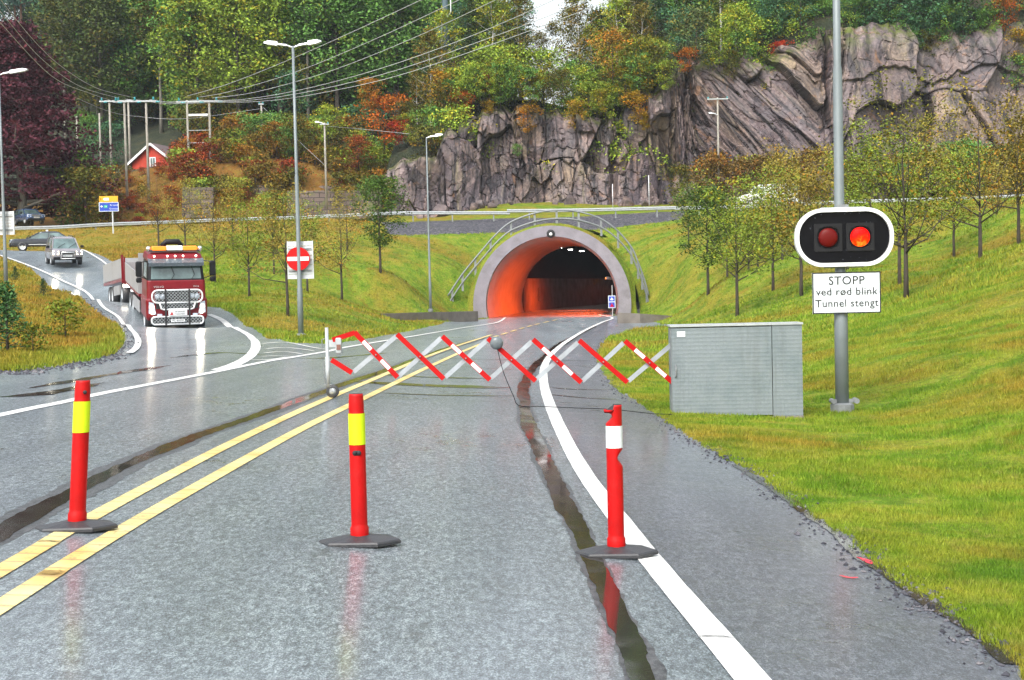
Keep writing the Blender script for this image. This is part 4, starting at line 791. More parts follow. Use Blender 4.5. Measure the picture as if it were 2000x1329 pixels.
m.lathe([(.16, -.06), (.30, -.06), (.30, .0), (.16, .0)], 16, 'Y', (0, 0, 6.02)); m.build("camera_housing", m_dark, portal)
m = MB(); m.s = True; m.lathe([(.01, -.14), (.10, -.10), (.14, -.02), (.14, .0)], 14, 'Y', (0, 0, 5.98)); m.build("camera_dome", m_white_p, portal)
# turfed bank closing round the ring
m = MB(); vs = []; NN = 48
oa = arc(5.66, .88, NN, 0)
for i in range(NN+1):
    a_ = math.pi*(1-i/NN); px_ = XC+7.98*math.cos(a_); pz_ = ZP+6.8*math.sin(a_)*1.0
    io = oa[NN-i]; q0 = (XC+io[0], YP+.25, ZP+io[1]); sa = math.sin(a_); px_ = XC+6.3*math.cos(a_); q1y = YP+.35+2.6*sa
    for k_ in range(9):
        f = k_/8; x_, y_ = q0[0]+(px_-q0[0])*f, q0[1]+(q1y-q0[1])*f; z_ = (ZP+6.8*sa)*f+q0[2]*(1-f); hh_ = h1(x_, y_)+.03
        vs.append((x_, y_, q0[2] if k_ == 0 else (max(z_, hh_) if f < .8 else hh_+.02)))
m.add(vs, [(i*9+j, i*9+j+1, i*9+10+j, i*9+9+j) for i in range(NN) for j in range(8)]); tag(m.build("ground", m_ground, smooth=True), kind='structure')
# bore
m_lin = simple("lining_concrete", (.26, .25, .25), .6, var=.25, scale=.8, bmp=.2, dirt=.4); m_lind = simple("soot_and_shade_concrete", (.055, .05, .05), 1.0, spec=0, var=.4, scale=.8, dirt=.7); m_rockd = simple("dark_tunnel_rock", (.005, .0045, .004), 1.0, spec=0.0, var=.5, scale=1)  # panel and vault colours darkened to paint in the unlit depth, soot aside
bore = empty("tunnel_bore", (0, 0, 0), 0, "concrete lined tunnel bore lit orange near its mouth and black farther in", "tunnel")
def sweep(prof_fn, s0, s1, ds, name, mat):
    m = MB(); m.s = True; ss = np.arange(s0, s1+.01, ds); L = None
    vs = []
    for s in ss:
        x, y, th_ = tpath(s); pr = prof_fn(s); L = len(pr)
        for a, z in pr: vs.append((x+a*math.cos(th_), y-a*math.sin(th_), ZP+z))
    fs = [(i*L+j, i*L+j+1, (i+1)*L+j+1, (i+1)*L+j) for i in range(len(ss)-1) for j in range(L-1)]
    return m.add(vs, fs).build(name, mat, bore, smooth=True)
sweep(lambda s: arc(4.62 if s > .9 else 4.8, 1.03, 32, 0), .6, 21, 1.2, "lining", m_lin)
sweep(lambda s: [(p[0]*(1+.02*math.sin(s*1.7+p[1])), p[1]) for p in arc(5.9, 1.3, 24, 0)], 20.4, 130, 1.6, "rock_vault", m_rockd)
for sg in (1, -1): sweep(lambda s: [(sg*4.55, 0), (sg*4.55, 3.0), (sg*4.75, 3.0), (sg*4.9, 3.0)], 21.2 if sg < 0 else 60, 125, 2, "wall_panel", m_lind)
m = MB(); x, y, th_ = tpath(30); dx, dy = math.cos(th_), -math.sin(th_)
m.bar((x-4.5*dx-.0, y-4.5*dy, ZP+.9), (x-4.5*dx, y-4.5*dy, ZP+2.1), 1.1, .08, (dx, dy, 0)); m.build("niche_door", m_dark, bore)
fl = MB(); vs = []
for s in np.arange(-1.0, 130, 1.5):
    x, y, th_ = tpath(s); 
    for a in (-5, -2, 0, 2, 5): vs.append((x+a*math.cos(th_), y-a*math.sin(th_), ZP-.03 if s < 0 else ZP+.01))
nn = len(vs)//5; fl.add(vs, [(i*5+j, i*5+j+1, (i+1)*5+j+1, (i+1)*5+j) for i in range(nn-1) for j in range(4)]); tag(fl.build("road", m_road), kind='structure')
# luminaires: orange floods on the right springing, white ones down the vault
m_sod = emis("sodium_glow", (1, .22, .02), 3); m_lampw = emis("white_glow", (1, .95, .85), 14)
for i, (s, pw) in enumerate(((3.0, 300), (7, 260), (11, 270), (16, 330), (23, 700))):
    x, y, th_ = tpath(s); px_, py_ = x+3.95*math.cos(th_), y-3.95*math.sin(th_)
    L = empty("tunnel_luminaire", (px_, py_, ZP+(1.7 if i == 4 else 2.7)), -th_, ["orange flood lamp high on the right tunnel wall, nearest the mouth", "orange flood lamp on the right tunnel wall, second from the mouth", "orange flood lamp on the right tunnel wall, third from the mouth", "orange flood lamp on the right tunnel wall, fourth from the mouth", "orange flood lamp deepest in the tunnel"][i], "tunnel lamp", "orange lamps in the tunnel")
    m = MB(); m.box(-.12, .14, -.3, .3, -.06, .14, .02); m.build("housing", m_galvd, L); m = MB(); m.box(-.15, -.125, -.24, .24, -.03, .10); m.build("lens", m_sod, L)
    ld = bpy.data.lights.new("sodium_light", 'AREA'); ld.energy = pw; ld.color = (1, .085, .002); ld.shape = 'RECTANGLE'; ld.size = 1.2; ld.size_y = .4; ld.spread = R(80 if i == 4 else 110); lo = bpy.data.objects.new("sodium_light", ld); COL.objects.link(lo); lo.parent = L
    lo.location = (-.28, 0, 0); lo.rotation_euler = Vector((.6, .35, .7) if i == 0 else ((1, -.5, .1) if i == 4 else (1, .1, .62))).to_track_quat('Z', 'Y').to_euler()
for i, s in enumerate((24, 31, 38, 46, 55, 66)):
    x, y, th_ = tpath(s); L = empty("ceiling_lamp", (x-1.6, y, ZP+5.6), -th_, "small white lamp hanging from the dark tunnel vault", "tunnel lamp", "white lamps down the tunnel vault")
    m = MB(); m.box(-.22, .22, -.5, .5, .03, .14, .02); m.build("housing", m_galvd, L); m = MB(); m.box(-.16, .16, -.42, .42, 0, .028); m.build("lens", m_lampw, L)
# road sign inside the right edge
sg = empty("tunnel_sign", (XC+4.35, YP-.05, ZP), 0, "small white and blue sign at the right foot of the tunnel mouth", "road sign")
MB().tube([(0, 0.05, 0), (0, .05, 2.2)], .035).build("post", m_galv, sg); MB().box(-.30, .22, 0, .03, .55, 1.45, .01).build("panel", m_signw, sg)
MB().box(-.25, .17, -.006, -.001, 1.03, 1.40).build("car_symbol", m_blue, sg); MB().box(-.15, .07, -.012, -.007, 1.12, 1.22).add([(-.10, -.010, 1.22), (.02, -.010, 1.22), (-.02, -.010, 1.32), (-.07, -.010, 1.32)], [(0, 1, 2, 3)]).build("car_symbol", m_signw, sg)
MB().box(-.25, .17, -.006, -.001, .60, .97).build("fire_symbol", m_blue, sg); MB().add([(-.18, -.010, .64), (.10, -.010, .64), (-.04, -.010, .93)], [(0, 1, 2)]).build("fire_symbol", m_signred, sg)
# wing walls
def wall(name, pts, zt, th_, mat, label, cat):
    m = MB(); 
    for i in range(len(pts)-1):
        (x0, y0), (x1, y1) = pts[i], pts[i+1]; za, zc = h_f(x0, y0), h_f(x1, y1); dx, dy = x1-x0, y1-y0; L = math.hypot(dx, dy); nx, ny = -dy/L*th_, dx/L*th_
        m.add([(x0, y0, za-.4), (x1, y1, zc-.4), (x1+nx, y1+ny, zc-.4), (x0+nx, y0+ny, za-.4), (x0, y0, za+zt[i]), (x1, y1, zc+zt[i+1]), (x1+nx, y1+ny, zc+zt[i+1]), (x0+nx, y0+ny, za+zt[i])], [(0, 1, 5, 4), (1, 2, 6, 5), (2, 3, 7, 6), (3, 0, 4, 7), (4, 5, 6, 7)])
    return tag(m.build(name, mat), label, cat)
def h_f(x, y): return float(H_front(np.array([x]), np.array([y]))[0])
def wall_px(rows, label):
    m = MB(); vs = []
    for px, yt, yb, sc_ in rows:
        b0, t0 = W(px, yb+6, F/sc_), W(px, yt, F/sc_); t0.x, t0.y = b0.x, b0.y; vs += [b0, t0, t0+Vector((0, .32, 0)), b0+Vector((0, .32, 0))]
    n_ = len(rows); m.add(vs, [(i*4+j, i*4+(j+1) % 4, i*4+4+(j+1) % 4, i*4+4+j) for i in range(n_-1) for j in range(4)]+[(0, 1, 2, 3), (n_*4-1, n_*4-2, n_*4-3, n_*4-4)])
    return tag(m.build("retaining_wall", m_concd), label, "retaining wall")
wall_px([(678, 617.5, 620, 36), (740, 613.5, 623, 34.5), (810, 611, 625, 33), (880, 609.5, 627, 31.5), (934, 608, 628, 30.5)], "low concrete retaining wall running left from the tunnel mouth")
wall_px([(1207, 611, 633, 34), (1250, 613, 634, 34), (1300, 616.5, 632, 33.6), (1366, 622, 627, 33)], "low concrete retaining wall curving right from the tunnel mouth")
# ================================================================ RAILINGS
def smooth3(P, n):
    P = np.array([tuple(p) for p in P]); d = np.r_[0, np.cumsum(np.linalg.norm(np.diff(P, axis=0), axis=1))]; out = []
    for q in np.linspace(0, d[-1], n):
        i = min(max(np.searchsorted(d, q)-1, 0), len(P)-2); t_ = (q-d[i])/(d[i+1]-d[i]); p0, p1, p2, p3 = P[max(i-1, 0)], P[i], P[i+1], P[min(i+2, len(P)-1)]
        out.append(Vector(.5*((2*p1)+(-p0+p2)*t_+(2*p0-5*p1+4*p2-p3)*t_**2+(-p0+3*p1-3*p2+p3)*t_**3)))
    return out
m_rail = simple("weathered_rail", (.20, .215, .225), .5, .3, var=.15, scale=2)
SH = 26.5
hr = empty("arched_handrail", (XC, YP+1.5, 0), 0, "curved galvanised handrail arching over the tunnel portal", "handrail")
top_px = [(875, 578), (903, 536), (940, 491), (968, 459), (998, 434), (1044, 417), (1087, 411), (1130, 414), (1174, 428), (1207, 452), (1233, 483), (1246, 512), (1258, 545), (1267, 577)]
off = Vector((-XC, -YP-1.5, 0))
tp_ = [W(x, y, F/SH)+off for x, y in top_px]; m = MB(); m.s = True; m.tube(smooth3(tp_, 60), .07, 6); m.build("rail", m_rail, hr)
m = MB(); m.s = True; m.tube(smooth3([p-Vector((0, 0, .62)) for p in tp_], 60), .07, 6); m.build("rail", m_rail, hr)
for x, y in [(883, 566), (903, 536), (928, 505), (958, 470), (998, 434), (1044, 417), (1087, 411), (1130, 414), (1174, 428), (1207, 452), (1233, 483), (1246, 512), (1254, 533), (1263, 563)]:
    p = W(x, y, F/SH)+off; MB().bar(p+Vector((0, .06, .04)), p+Vector((0, .06, -1.25)), .16, .08, (0, 1, 0)).build("post", m_galvd, hr)
def guardrail(pts, label, s_step=4.0, ph=.9):
    """W-beam rail on posts; pts are photograph pixels of its upper edge with scale"""
    P = smooth3([W(x, y, F/s) for x, y, s in pts], 60); o = P[0].copy(); root = empty("guardrail", o, 0, label, "guardrail")
    m = MB(); vs = []; prof = [(0, 0), (-.07, .05), (-.07, .11), (0, .155), (-.07, .20), (-.07, .26), (0, .31)]; T_ = []
    for i, p in enumerate(P):
        t_ = (P[min(i+1, 59)]-P[max(i-1, 0)]); t_.z = 0; t_.normalize(); nrm = Vector((t_.y, -t_.x, 0)); T_.append(nrm)
        for a, d in prof: vs.append(p-o+nrm*(-a)-Vector((0, 0, d)))
    L = len(prof); m.add(vs, [(i*L+j, i*L+j+1, (i+1)*L+j+1, (i+1)*L+j) for i in range(59) for j in range(L-1)]); m.build("beam", m_galv, root)
    acc = s_step*.4
    for i in range(59):
        seg = (P[i+1]-P[i]).length; acc += seg
        if acc >= s_step:
            acc -= s_step; p = P[i]-o-T_[i]*.06; MB().bar(p+Vector((0, 0, -.02)), p+Vector((0, 0, -ph)), .12, .07, T_[i]).build("post", m_galvd, root)
    return root
guardrail([(-60, 446, 23), (30, 443, 22.8), (110, 441, 22.6), (180, 437, 22.4), (240, 434, 22.2)], "left guardrail in front of the copper beech", ph=1.0)
guardrail([(232, 434.5, 22.1), (330, 431, 21.8), (420, 427, 21.6), (520, 424, 21.4), (600, 422, 21.2)], "guardrail passing behind the blue and orange direction sign towards the stone wall", ph=1.0)
guardrail([(600, 421, 21.2), (700, 417, 21.1), (780, 413.5, 21), (900, 413, 21), (996, 413, 21)], "guardrail above the left lawn ending over the tunnel portal", 3.8, .95)
guardrail([(990, 409, 21.6), (1100, 408, 21.6), (1200, 406, 21.6), (1320, 403, 21.6)], "slightly raised guardrail directly above the tunnel portal", 3.8, .95)
guardrail([(1318, 404, 21.6), (1420, 402, 21.8), (1520, 398, 22), (1640, 392, 22.2)], "guardrail hidden by saplings right of the tunnel portal", 3.8, .95)
guardrail([(1638, 392, 22.4), (1760, 388, 22.8), (1880, 385, 23.2), (2040, 378, 23.6)], "guardrail on top of the right hand lawn in front of the rock wall", 3.8, .95)
for px, py0, py1, lab in ((1197, 360, 405, "first thin white marker stick behind the guardrail above the portal"), (1268, 343, 402, "taller thin white marker stick right of the first one"), (1314, 440, 560, None)):
    if lab:
        a_ = W(px, py1, F/20.6); m = MB(); m.s = True; m.tube([a_, a_+Vector((0, 0, (py1-py0)/20.6))], .035, 6); tag(m.build("marker_stick", m_white_p), lab, "marker stick")
# dry stone wall
m_stone, t, b = new_mat("dry_stone"); v_ = N(t, 'TexBrick'); v_.inputs['Scale'].default_value = 1; v_.inputs['Color1'].default_value = (.085, .06, .052, 1); v_.inputs['Color2'].default_value = (.15, .115, .10, 1); v_.inputs['Mortar'].default_value = (.02, .018, .015, 1); v_.inputs['Mortar Size'].default_value = .03; v_.inputs['Brick Width'].default_value = 1.1; v_.inputs['Row Height'].default_value = .45
sx_ = N(t, 'SeparateXYZ'); t.links.new(pos(t), sx_.inputs[0]); cx_ = N(t, 'CombineXYZ'); t.links.new(sx_.outputs[0], cx_.inputs[0]); t.links.new(math_n(t, 'ADD', sx_.outputs[2], math_n(t, 'MULTIPLY', noise(t, .6, 3, .5, pos(t)), .5)), cx_.inputs[1]); t.links.new(cx_.outputs[0], v_.inputs['Vector'])
c = mix(t, v_.outputs['Color'], (.10, .12, .03), ramp(t, noise(t, .9, 5, .7, pos(t)), [(.5, (0, 0, 0)), (.62, (.8,)*3)])); t.links.new(c, b.inputs['Base Color']); b.inputs['Roughness'].default_value = .9; bump(t, b, v_.outputs['Color'], .8, .1)
def stone_wall(px0, px1, pt, pb, s, label):
    m = MB(); n_ = 40; vs = []
    for i in range(n_+1):
        px = px0+(px1-px0)*i/n_; b0 = W(px, pb+8, F/s); t0 = W(px, pt+rng.uniform(-1.5, 1.5), F/s)
        vs += [b0, t0+Vector((0, .25, 0)), t0+Vector((0, .9, 0)), b0+Vector((0, .9, 0))]
    m.add(vs, [(i*4+j, i*4+(j+1) % 4, i*4+4+(j+1) % 4, i*4+4+j) for i in range(n_) for j in range(4)]+[(0, 1, 2, 3), (n_*4+3, n_*4+2, n_*4+1, n_*4)])
    return tag(m.build("stone_wall", m_stone), label, "stone wall")
stone_wall(355, 415, 366, 418, 19.9, "left end of the old dry stone wall of pinkish blocks"); stone_wall(415, 745, 363, 384, 19.3, "upper course of the old stone wall behind the yellowing saplings")
stone_wall(560, 745, 372, 420, 19.8, "tall stretch of old stone wall beside the wooden lamp pole")

# ================================================================ POLES AND WIRES
def gz_(x, y): return h1(x, y)
def lamp_head(m, at, dx, L=.85):
    """cobra-style luminaire pointing along dx"""
    x, y, z = at; s_ = 1 if dx > 0 else -1
    for x0, x1, a0, a1, b0, b1 in ((0, .35, .04, .04, .09, .12), (.35, L*.8, .10, .09, .12, .16), (L*.8, L, .09, .03, .16, .12)):
        m.add([(x+s_*x0, y-b0, z-a0*.6+.14*x0), (x+s_*x0, y+b0, z-a0*.6+.14*x0), (x+s_*x0, y+b0*.7, z+a0+.14*x0), (x+s_*x0, y-b0*.7, z+a0+.14*x0), (x+s_*x1, y-b1, z-a1*.6+.14*x1), (x+s_*x1, y+b1, z-a1*.6+.14*x1), (x+s_*x1, y+b1*.7, z+a1+.14*x1), (x+s_*x1, y-b1*.7, z+a1+.14*x1)],
              [(0, 1, 2, 3), (4, 7, 6, 5), (0, 4, 5, 1), (1, 5, 6, 2), (2, 6, 7, 3), (3, 7, 4, 0)])
def street_lamp(px, py, s, hgt, heads, label, r0=.085, r1=.05, L=.85, sink=0):
    p = W(px, py, F/s); root = empty("street_lamp", p, 0, label, "street lamp")
    m = MB(); m.s = True; m.tube([(0, 0, -.3), (0, 0, hgt*.16), (0, 0, hgt*.17), (0, 0, hgt*.55), (0, 0, hgt*.56), (0, 0, hgt)], [r0*1.25, r0*1.25, r0, r0*.85, r0*.7, r1], 12); m.build("pole", m_greyp, root)
    m = MB(); m.lathe([(r0*2.2, -.1), (r0*2.2, .06), (r0*1.5, .08)], 12); m.build("base_flange", m_galvd, root)
    for d_ in heads:
        m = MB(); m.tube([(0, 0, hgt-.05), (d_*.3, 0, hgt+.06)], .03, 8); lamp_head(m, (d_*.22, 0, hgt+.03), d_, L); m.build("lamp_head", m_alu, root)
    return root
street_lamp(588, 656, 52, 10.8, (-1, 1), "tall grey twin headed street lamp carrying the no entry sign")
street_lamp(841, 606, 32, 10.5, (1,), "thin single headed street lamp on the lawn left of the tunnel", .07, .035, .8)
street_lamp(12, 556, 40, 10.2, (1,), "grey street lamp at the left edge carrying the back of a square panel", .08, .05, 1.2)
street_lamp(1645, 797, 125, 9.5, (-1,), "thick grey lamp post carrying the red tunnel signal", .085, .055)
pb_ = W(1645, 797, F/125)
def sq_panel(px, py, s, wpx, hpx, label, dy=.12):
    p = W(px, py, F/s)+Vector((0, dy, 0)); root = empty("sign_back_panel", p, R(-4), label, "sign panel"); w_, h_ = wpx/s/2, hpx/s/2
    m = MB(); n_ = 8
    for i in range(n_):
        z = -h_+2*h_*i/n_; m.box(-w_, w_, -.012, .012, z, z+2*h_/n_-.012); m.box(-w_, w_, -.035, -.012, z, z+.02)
    m.build("panel_back", m_alu, root)
    for x in (-w_, w_): MB().box(x-.015, x+.015, -.04, .03, -h_, h_).build("edge_frame", m_alu, root)
    MB().box(-w_*.9, w_*.9, -.07, -.036, h_*.55, h_*.62).build("bracket", m_galvd, root); MB().box(-w_*.9, w_*.9, -.07, -.036, -h_*.62, -h_*.55).build("bracket", m_galvd, root)
    return root
sq_panel(586, 508, 52, 50, 74, "ribbed aluminium back of a square sign behind the no entry disc"); sq_panel(2, 436, 40, 49, 46, "ribbed aluminium back of a sign cut by the left edge")
p = W(583.5, 506, F/52)+Vector((0, -.14, 0)); ne = empty("no_entry_sign", p, 0, "round red no entry sign with a white bar on the twin headed lamp post", "road sign")
m = MB(); disc_y(m, .44, -.015, .015, 40); m.build("disc", m_signred, ne); MB().box(-.40, .40, -.022, -.016, -.075, .075).build("white_bar", m_white_p, ne); MB().box(-.2, .2, .02, .06, -.03, .03).build("bracket", m_galvd, ne)
# signal head and notice
p = W(1641, 465, F/125); sgn = empty("traffic_signal", (p.x, pb_.y-.16, p.z), R(-3), "wide black oval tunnel signal with a white rim, right lamp glowing red", "traffic signal")
def stadium(hw, hh, n=14):
    r_ = hh; c_ = hw-hh*1.02; return [(c_+r_*math.cos(a)*1.02, r_*math.sin(a)) for a in np.linspace(-math.pi/2, math.pi/2, n)]+[(-c_+r_*math.cos(a)*1.02, r_*math.sin(a)) for a in np.linspace(math.pi/2, 3*math.pi/2, n)]
def rounded(hw, hh, r_, n=12):
    o_ = []
    for cx, cz, a0 in ((hw-r_, -hh+r_, -90), (hw-r_, hh-r_, 0), (-hw+r_, hh-r_, 90), (-hw+r_, -hh+r_, 180)):
        o_ += [(cx+r_*math.cos(R(a0+90*i/n)), cz+r_*math.sin(R(a0+90*i/n))) for i in range(n+1)]
    return o_
def ring_prism(m, outer, inner, y0, y1):
    n_ = len(outer); vs = [(p_[0], y, p_[1]) for y in (y0, y1) for pl in (outer, inner) for p_ in pl]
    fs = []
    for i in range(n_):
        j = (i+1) % n_; fs += [(i, j, n_+j, n_+i), (2*n_+i, 3*n_+i, 3*n_+j, 2*n_+j), (i, 2*n_+i, 2*n_+j, j), (n_+i, n_+j, 3*n_+j, 3*n_+i)]
    m.add(vs, fs); return m
m = MB(); ring_prism(m, rounded(.75, .45, .42), rounded(.692, .392, .365), -.06, .10); m.build("rim", m_white_p, sgn)
m_face, t, b = new_mat("rain_spotted_black"); c = mix(t, (.003, .003, .005), (.20, .22, .28), ramp(t, noise(t, 24, 2, .5, pos(t, obj=True)), [(.70, (0, 0, 0)), (.74, (.8,)*3)])); t.links.new(c, b.inputs['Base Color']); b.inputs['Roughness'].default_value = .3; b.inputs['Specular IOR Level'].default_value = .15
MB().prism(rounded(.69, .39, .363), .0, .08).build("board", m_face, sgn)
m_lens_off, t, b = new_mat("unlit_red_lens"); b.inputs['Base Color'].default_value = (.11, .004, .003, 1); b.inputs['Specular IOR Level'].default_value = .15; b.inputs['Roughness'].default_value = .4
m_lens_on, t, b = new_mat("lit_red_lens"); p_ = pos(t, obj=True); n_ = noise(t, 16, 3, .6, p_, .6); sp_ = N(t, 'SeparateXYZ'); t.links.new(p_, sp_.inputs[0]); vl = N(t, 'VectorMath', operation='LENGTH'); t.links.new(p_, vl.inputs[0])
f_ = math_n(t, 'SUBTRACT', math_n(t, 'ADD', math_n(t, 'MULTIPLY', n_, .8), math_n(t, 'MULTIPLY', sp_.outputs[2], -3.0)), math_n(t, 'MULTIPLY', vl.outputs['Value'], 1.9))
col_ = ramp(t, f_, [(.12, (1, .004, .002)), (.38, (1, .03, .0)), (.52, (1, .16, .01)), (.75, (1, .5, .05))]); t.links.new(col_, b.inputs['Emission Color']); b.inputs['Emission Strength'].default_value = .9; b.inputs['Base Color'].default_value = (.1, 0, 0, 1); b.inputs['Specular IOR Level'].default_value = .1
for x_, lm, lb in ((-.245, m_lens_off, "unlit dark red lens"), (.245, m_lens_on, "lit glowing red and yellow lens")):
    m = MB(); ring_prism(m, rounded(.215, .215, .02, 2), [(a*.80, b_*.80) for a, b_ in rounded(.215, .215, .15, 2)], -.02, .0); m.build("lamp_housing", m_blk, sgn)
    LAST[0].location = (x_, 0, .0)
    m = MB(); m.s = True; m.lathe([(.002, -.045), (.06, -.042), (.11, -.032), (.145, -.012), (.15, 0)], 32, 'Y'); l_ = m.build("lens", lm, sgn, (x_, -.004, 0)); l_['label'] = lb
MB().box(-.34, .34, .02, .12, .452, .466).build("top_bracket", m_galv, sgn); MB().box(-.09, .09, .08, .2, .466, .51).build("top_clamp", m_galvd, sgn); MB().box(-.3, .3, .02, .12, -.468, -.454).build("bottom_bracket", m_galvd, sgn)
p = W(1647.5, 572, F/125); ns = empty("notice_sign", (p.x, pb_.y-.14, p.z), R(-2), "white rectangular notice reading STOPP ved rød blink Tunnel stengt below the signal", "notice sign")
MB().box(-.525, .525, .0, .025, -.32, .32, .004).build("panel", m_signw, ns); m = MB(); ring_prism(m, [(-.525, -.32), (.525, -.32), (.525, .32), (-.525, .32)], [(-.508, -.303), (.508, -.303), (.508, .303), (-.508, .303)], -.004, .0); m.build("border", m_ink, ns)
MB().box(-.505, .505, -.0025, -.0008, -.003, .001).build("panel_joint", m_galvd, ns)
for tx, z, sz in (("STOPP", .185, .185), ("ved rød blink", .015, .165), ("Tunnel stengt", -.165, .165)): text("lettering", tx, sz, m_ink, ns, (0, -.004, z), 1.0)
for z in (.2, -.2): MB().box(-.2, .2, .026, .05, z-.02, z+.02).build("bracket", m_galvd, ns)
m = MB(); m.box(-.14, .20, -.05, .05, .0, .055, .01); m.lathe([(.04, -.09), (.04, .09)], 8, 'Y', (-.15, 0, .03)); m.lathe([(.045, -.09), (.045, .09)], 8, 'Y', (.21, 0, .03)); m.lathe([(.14, -.2), (.13, .0)], 12)
bs = m.build("slip_base", m_galvd, None, (pb_.x, pb_.y, pb_.z+.08)); tag(bs, "bolted dark steel slip base clamping the signal's lamp post", "pole base")
# utility poles
def pole(parent, x, y, z, h, r=.15, lean=(0, 0)):
    m = MB(); m.s = True; m.tube([(x, y, z-.5), (x+lean[0]*h, y+lean[1]*h, z+h)], [r, r*.72], 8); return m.build("pole", m_wood, parent)
def hframe(pa, pb2_, s, ytop, label, beam=None):
    A, B_ = W(pa[0], pa[1], F/s), W(pb2_[0], pb2_[1], F/s); mid = (A+B_)/2; root = empty("power_pole_pair", (mid.x, mid.y, min(A.z, B_.z)), 0, label, "power pole"); o = root.location.copy()
    for q_, py in ((A, pa[1]), (B_, pb2_[1])):
        pole(root, q_.x-o.x, q_.y-o.y, q_.z-o.z, (py-ytop)/s)
    zt = W(pa[0], ytop+3, F/s).z-o.z; ax, bx = A.x-o.x-1.1, B_.x-o.x+1.1
    MB().bar((ax, -.15, zt), (bx, -.15, zt), .10, .16).build("crossarm", m_galv, root)
    for i, xx in enumerate((ax+.3, (ax+bx)/2, bx-.3)):
        m = MB(); m.s = True; m.lathe([(.05, 0), (.15, .06), (.06, .12), (.14, .18), (.06, .24), (.12, .30), (.03, .36)], 10, 'Z', (xx, -.15, zt+.06)); m.build("insulator", m_teal, root)
        m = MB(); m.s = True; m.lathe([(.03, 0), (.13, .06), (.05, .14), (.13, .22), (.05, .3), (.12, .38), (.03, .44)], 10, 'X', (xx+.2, -.15, zt-.1)); m.build("insulator", m_teal, root)
    if beam:
        zb_ = W(pa[0], beam, F/s).z-o.z; MB().bar((A.x-o.x+.15, -.1, zb_), (B_.x-o.x-.15, -.1, zb_), .10, .22).build("switch_beam", m_white_p, root)
        for d_ in (1.6, 2.9): MB().bar((A.x-o.x+.1, -.05, zb_-d_), (B_.x-o.x-.1, -.05, zb_-d_), .04, .05).build("brace", m_galv, root)
    return root
hframe((249, 400), (291, 384), 19.3, 197, "weathered double power pole standing in the rusty undergrowth"); hframe((370, 356), (413, 349), 18.6, 197, "double power pole with a white beam right of the red cabin", 226); hframe((218, 335), (255, 340), 17.2, 196, "double power pole at the edge of the misty wood")
def single(px, py, s, ytop, label, cat="power pole", r=.14, arm=None, lamp=None):
    A = W(px, py, F/s); root = empty("utility_pole", A, 0, label, cat); h = (py-ytop)/s; pole(root, 0, 0, 0, h, r)
    if arm: 
        MB().bar((-arm/2, -.1, h-.15), (arm/2, -.1, h-.15), .1, .1).build("crossarm", m_galv, root)
        for x_ in (-arm/2+.1, arm/2-.1): m = MB(); m.lathe([(.05, 0), (.08, .08), (.04, .16)], 8, 'Z', (x_, -.1, h-.1)); m.build("insulator", m_teal, root)
    if lamp: m = MB(); m.tube([(0, -.1, h+lamp[1]-.1), (-.3, -.1, h+lamp[1]-.05)], .035, 6); lamp_head(m, (-.2, -.1, h+lamp[1]), -1, .7); m.build("lamp_head", m_alu, root)
    return root
single(198, 345, 17.2, 222, "slim wooden pole leftmost by the misty wood"); single(514, 335, 17.8, 202, "wooden pole alone in front of the dark wood", arm=.6); single(638, 398, 20, 241, "wooden pole with a small lamp beside the old stone wall", "lamp pole", .12, .9, (0, 0))
single(1405, 405, 20.5, 192, "tall wooden pole with crossarm in front of the cliff right of the tunnel", "lamp pole", .11, 2.0, (0, -1.55)); single(153, 330, 17.4, 228, "wooden pole half hidden behind the copper beech's edge")
A = W(873, 168, F/18.2); root = empty("transformer_pole", A, 0, "dark pole with a blue grey transformer box above the autumn bushes", "power pole"); m_tp = simple("dark_blue_grey_pole", (.05, .085, .10), .7); m = MB(); m.s = True; m.tube([(0, 0, -1.5), (0, 0, 13)], [.34, .28], 8); m.build("mast", m_tp, root); MB().box(-1.0, -.36, -.3, .3, 4.5, 6.4, .04).build("transformer_box", simple("blue_grey_enamel", (.13, .24, .27), .5), root)
m = MB(); m.s = True; m.tube([(.62, -.3, 11), (.62, -.3, 7.8), (.2, -.2, 7.2)], .07, 6); m.build("cable_riser", m_alu, root)
def wire(pts, label, r=.024):
    P = smooth3([W(x, y, F/s) for x, y, s in pts], 40); m = MB(); m.s = True; o = P[0].copy(); m.tube([p_-o for p_ in P], r, 5); tag(m.build("power_line", m_wire, None, o), label, "power line", "power lines sweeping across the wood")
LW = "long sagging bare power line sweeping up from the pole pairs across the wood"
for pts in ([(366, 188, 18.7), (450, 163, 20), (575, 113, 22), (690, 62, 24), (819, 2, 26), (930, -50, 28)], [(390, 190, 18.7), (450, 179, 20), (575, 142, 22), (730, 78, 24), (893, 2, 26), (1000, -50, 28)],
            [(415, 192, 18.7), (500, 180, 20), (640, 141, 22), (800, 78, 24), (971, -1, 27), (1060, -45, 28)], [(370, 196, 18.7), (470, 195, 20), (600, 173, 22), (760, 129, 24), (930, 67, 25), (1082, 0, 27), (1180, -50, 28)],
            [(390, 198, 18.7), (480, 197, 20), (600, 180, 22), (760, 142, 24), (930, 84, 25), (1095, 22, 27), (1200, -30, 28)], [(410, 200, 18.7), (500, 199, 20), (600, 187, 22), (760, 153, 24), (930, 98, 25), (1100, 36, 27), (1191, 0, 28), (1300, -50, 29)],
            [(245, 194, 19.2), (300, 200, 19), (366, 198, 18.7)], [(270, 196, 19.2), (330, 203, 19), (390, 200, 18.7)], [(292, 195, 19.2), (350, 202, 19), (410, 201, 18.7)]): wire(pts, LW)
LL = "bare power line rising from the pole pairs over the copper beech"
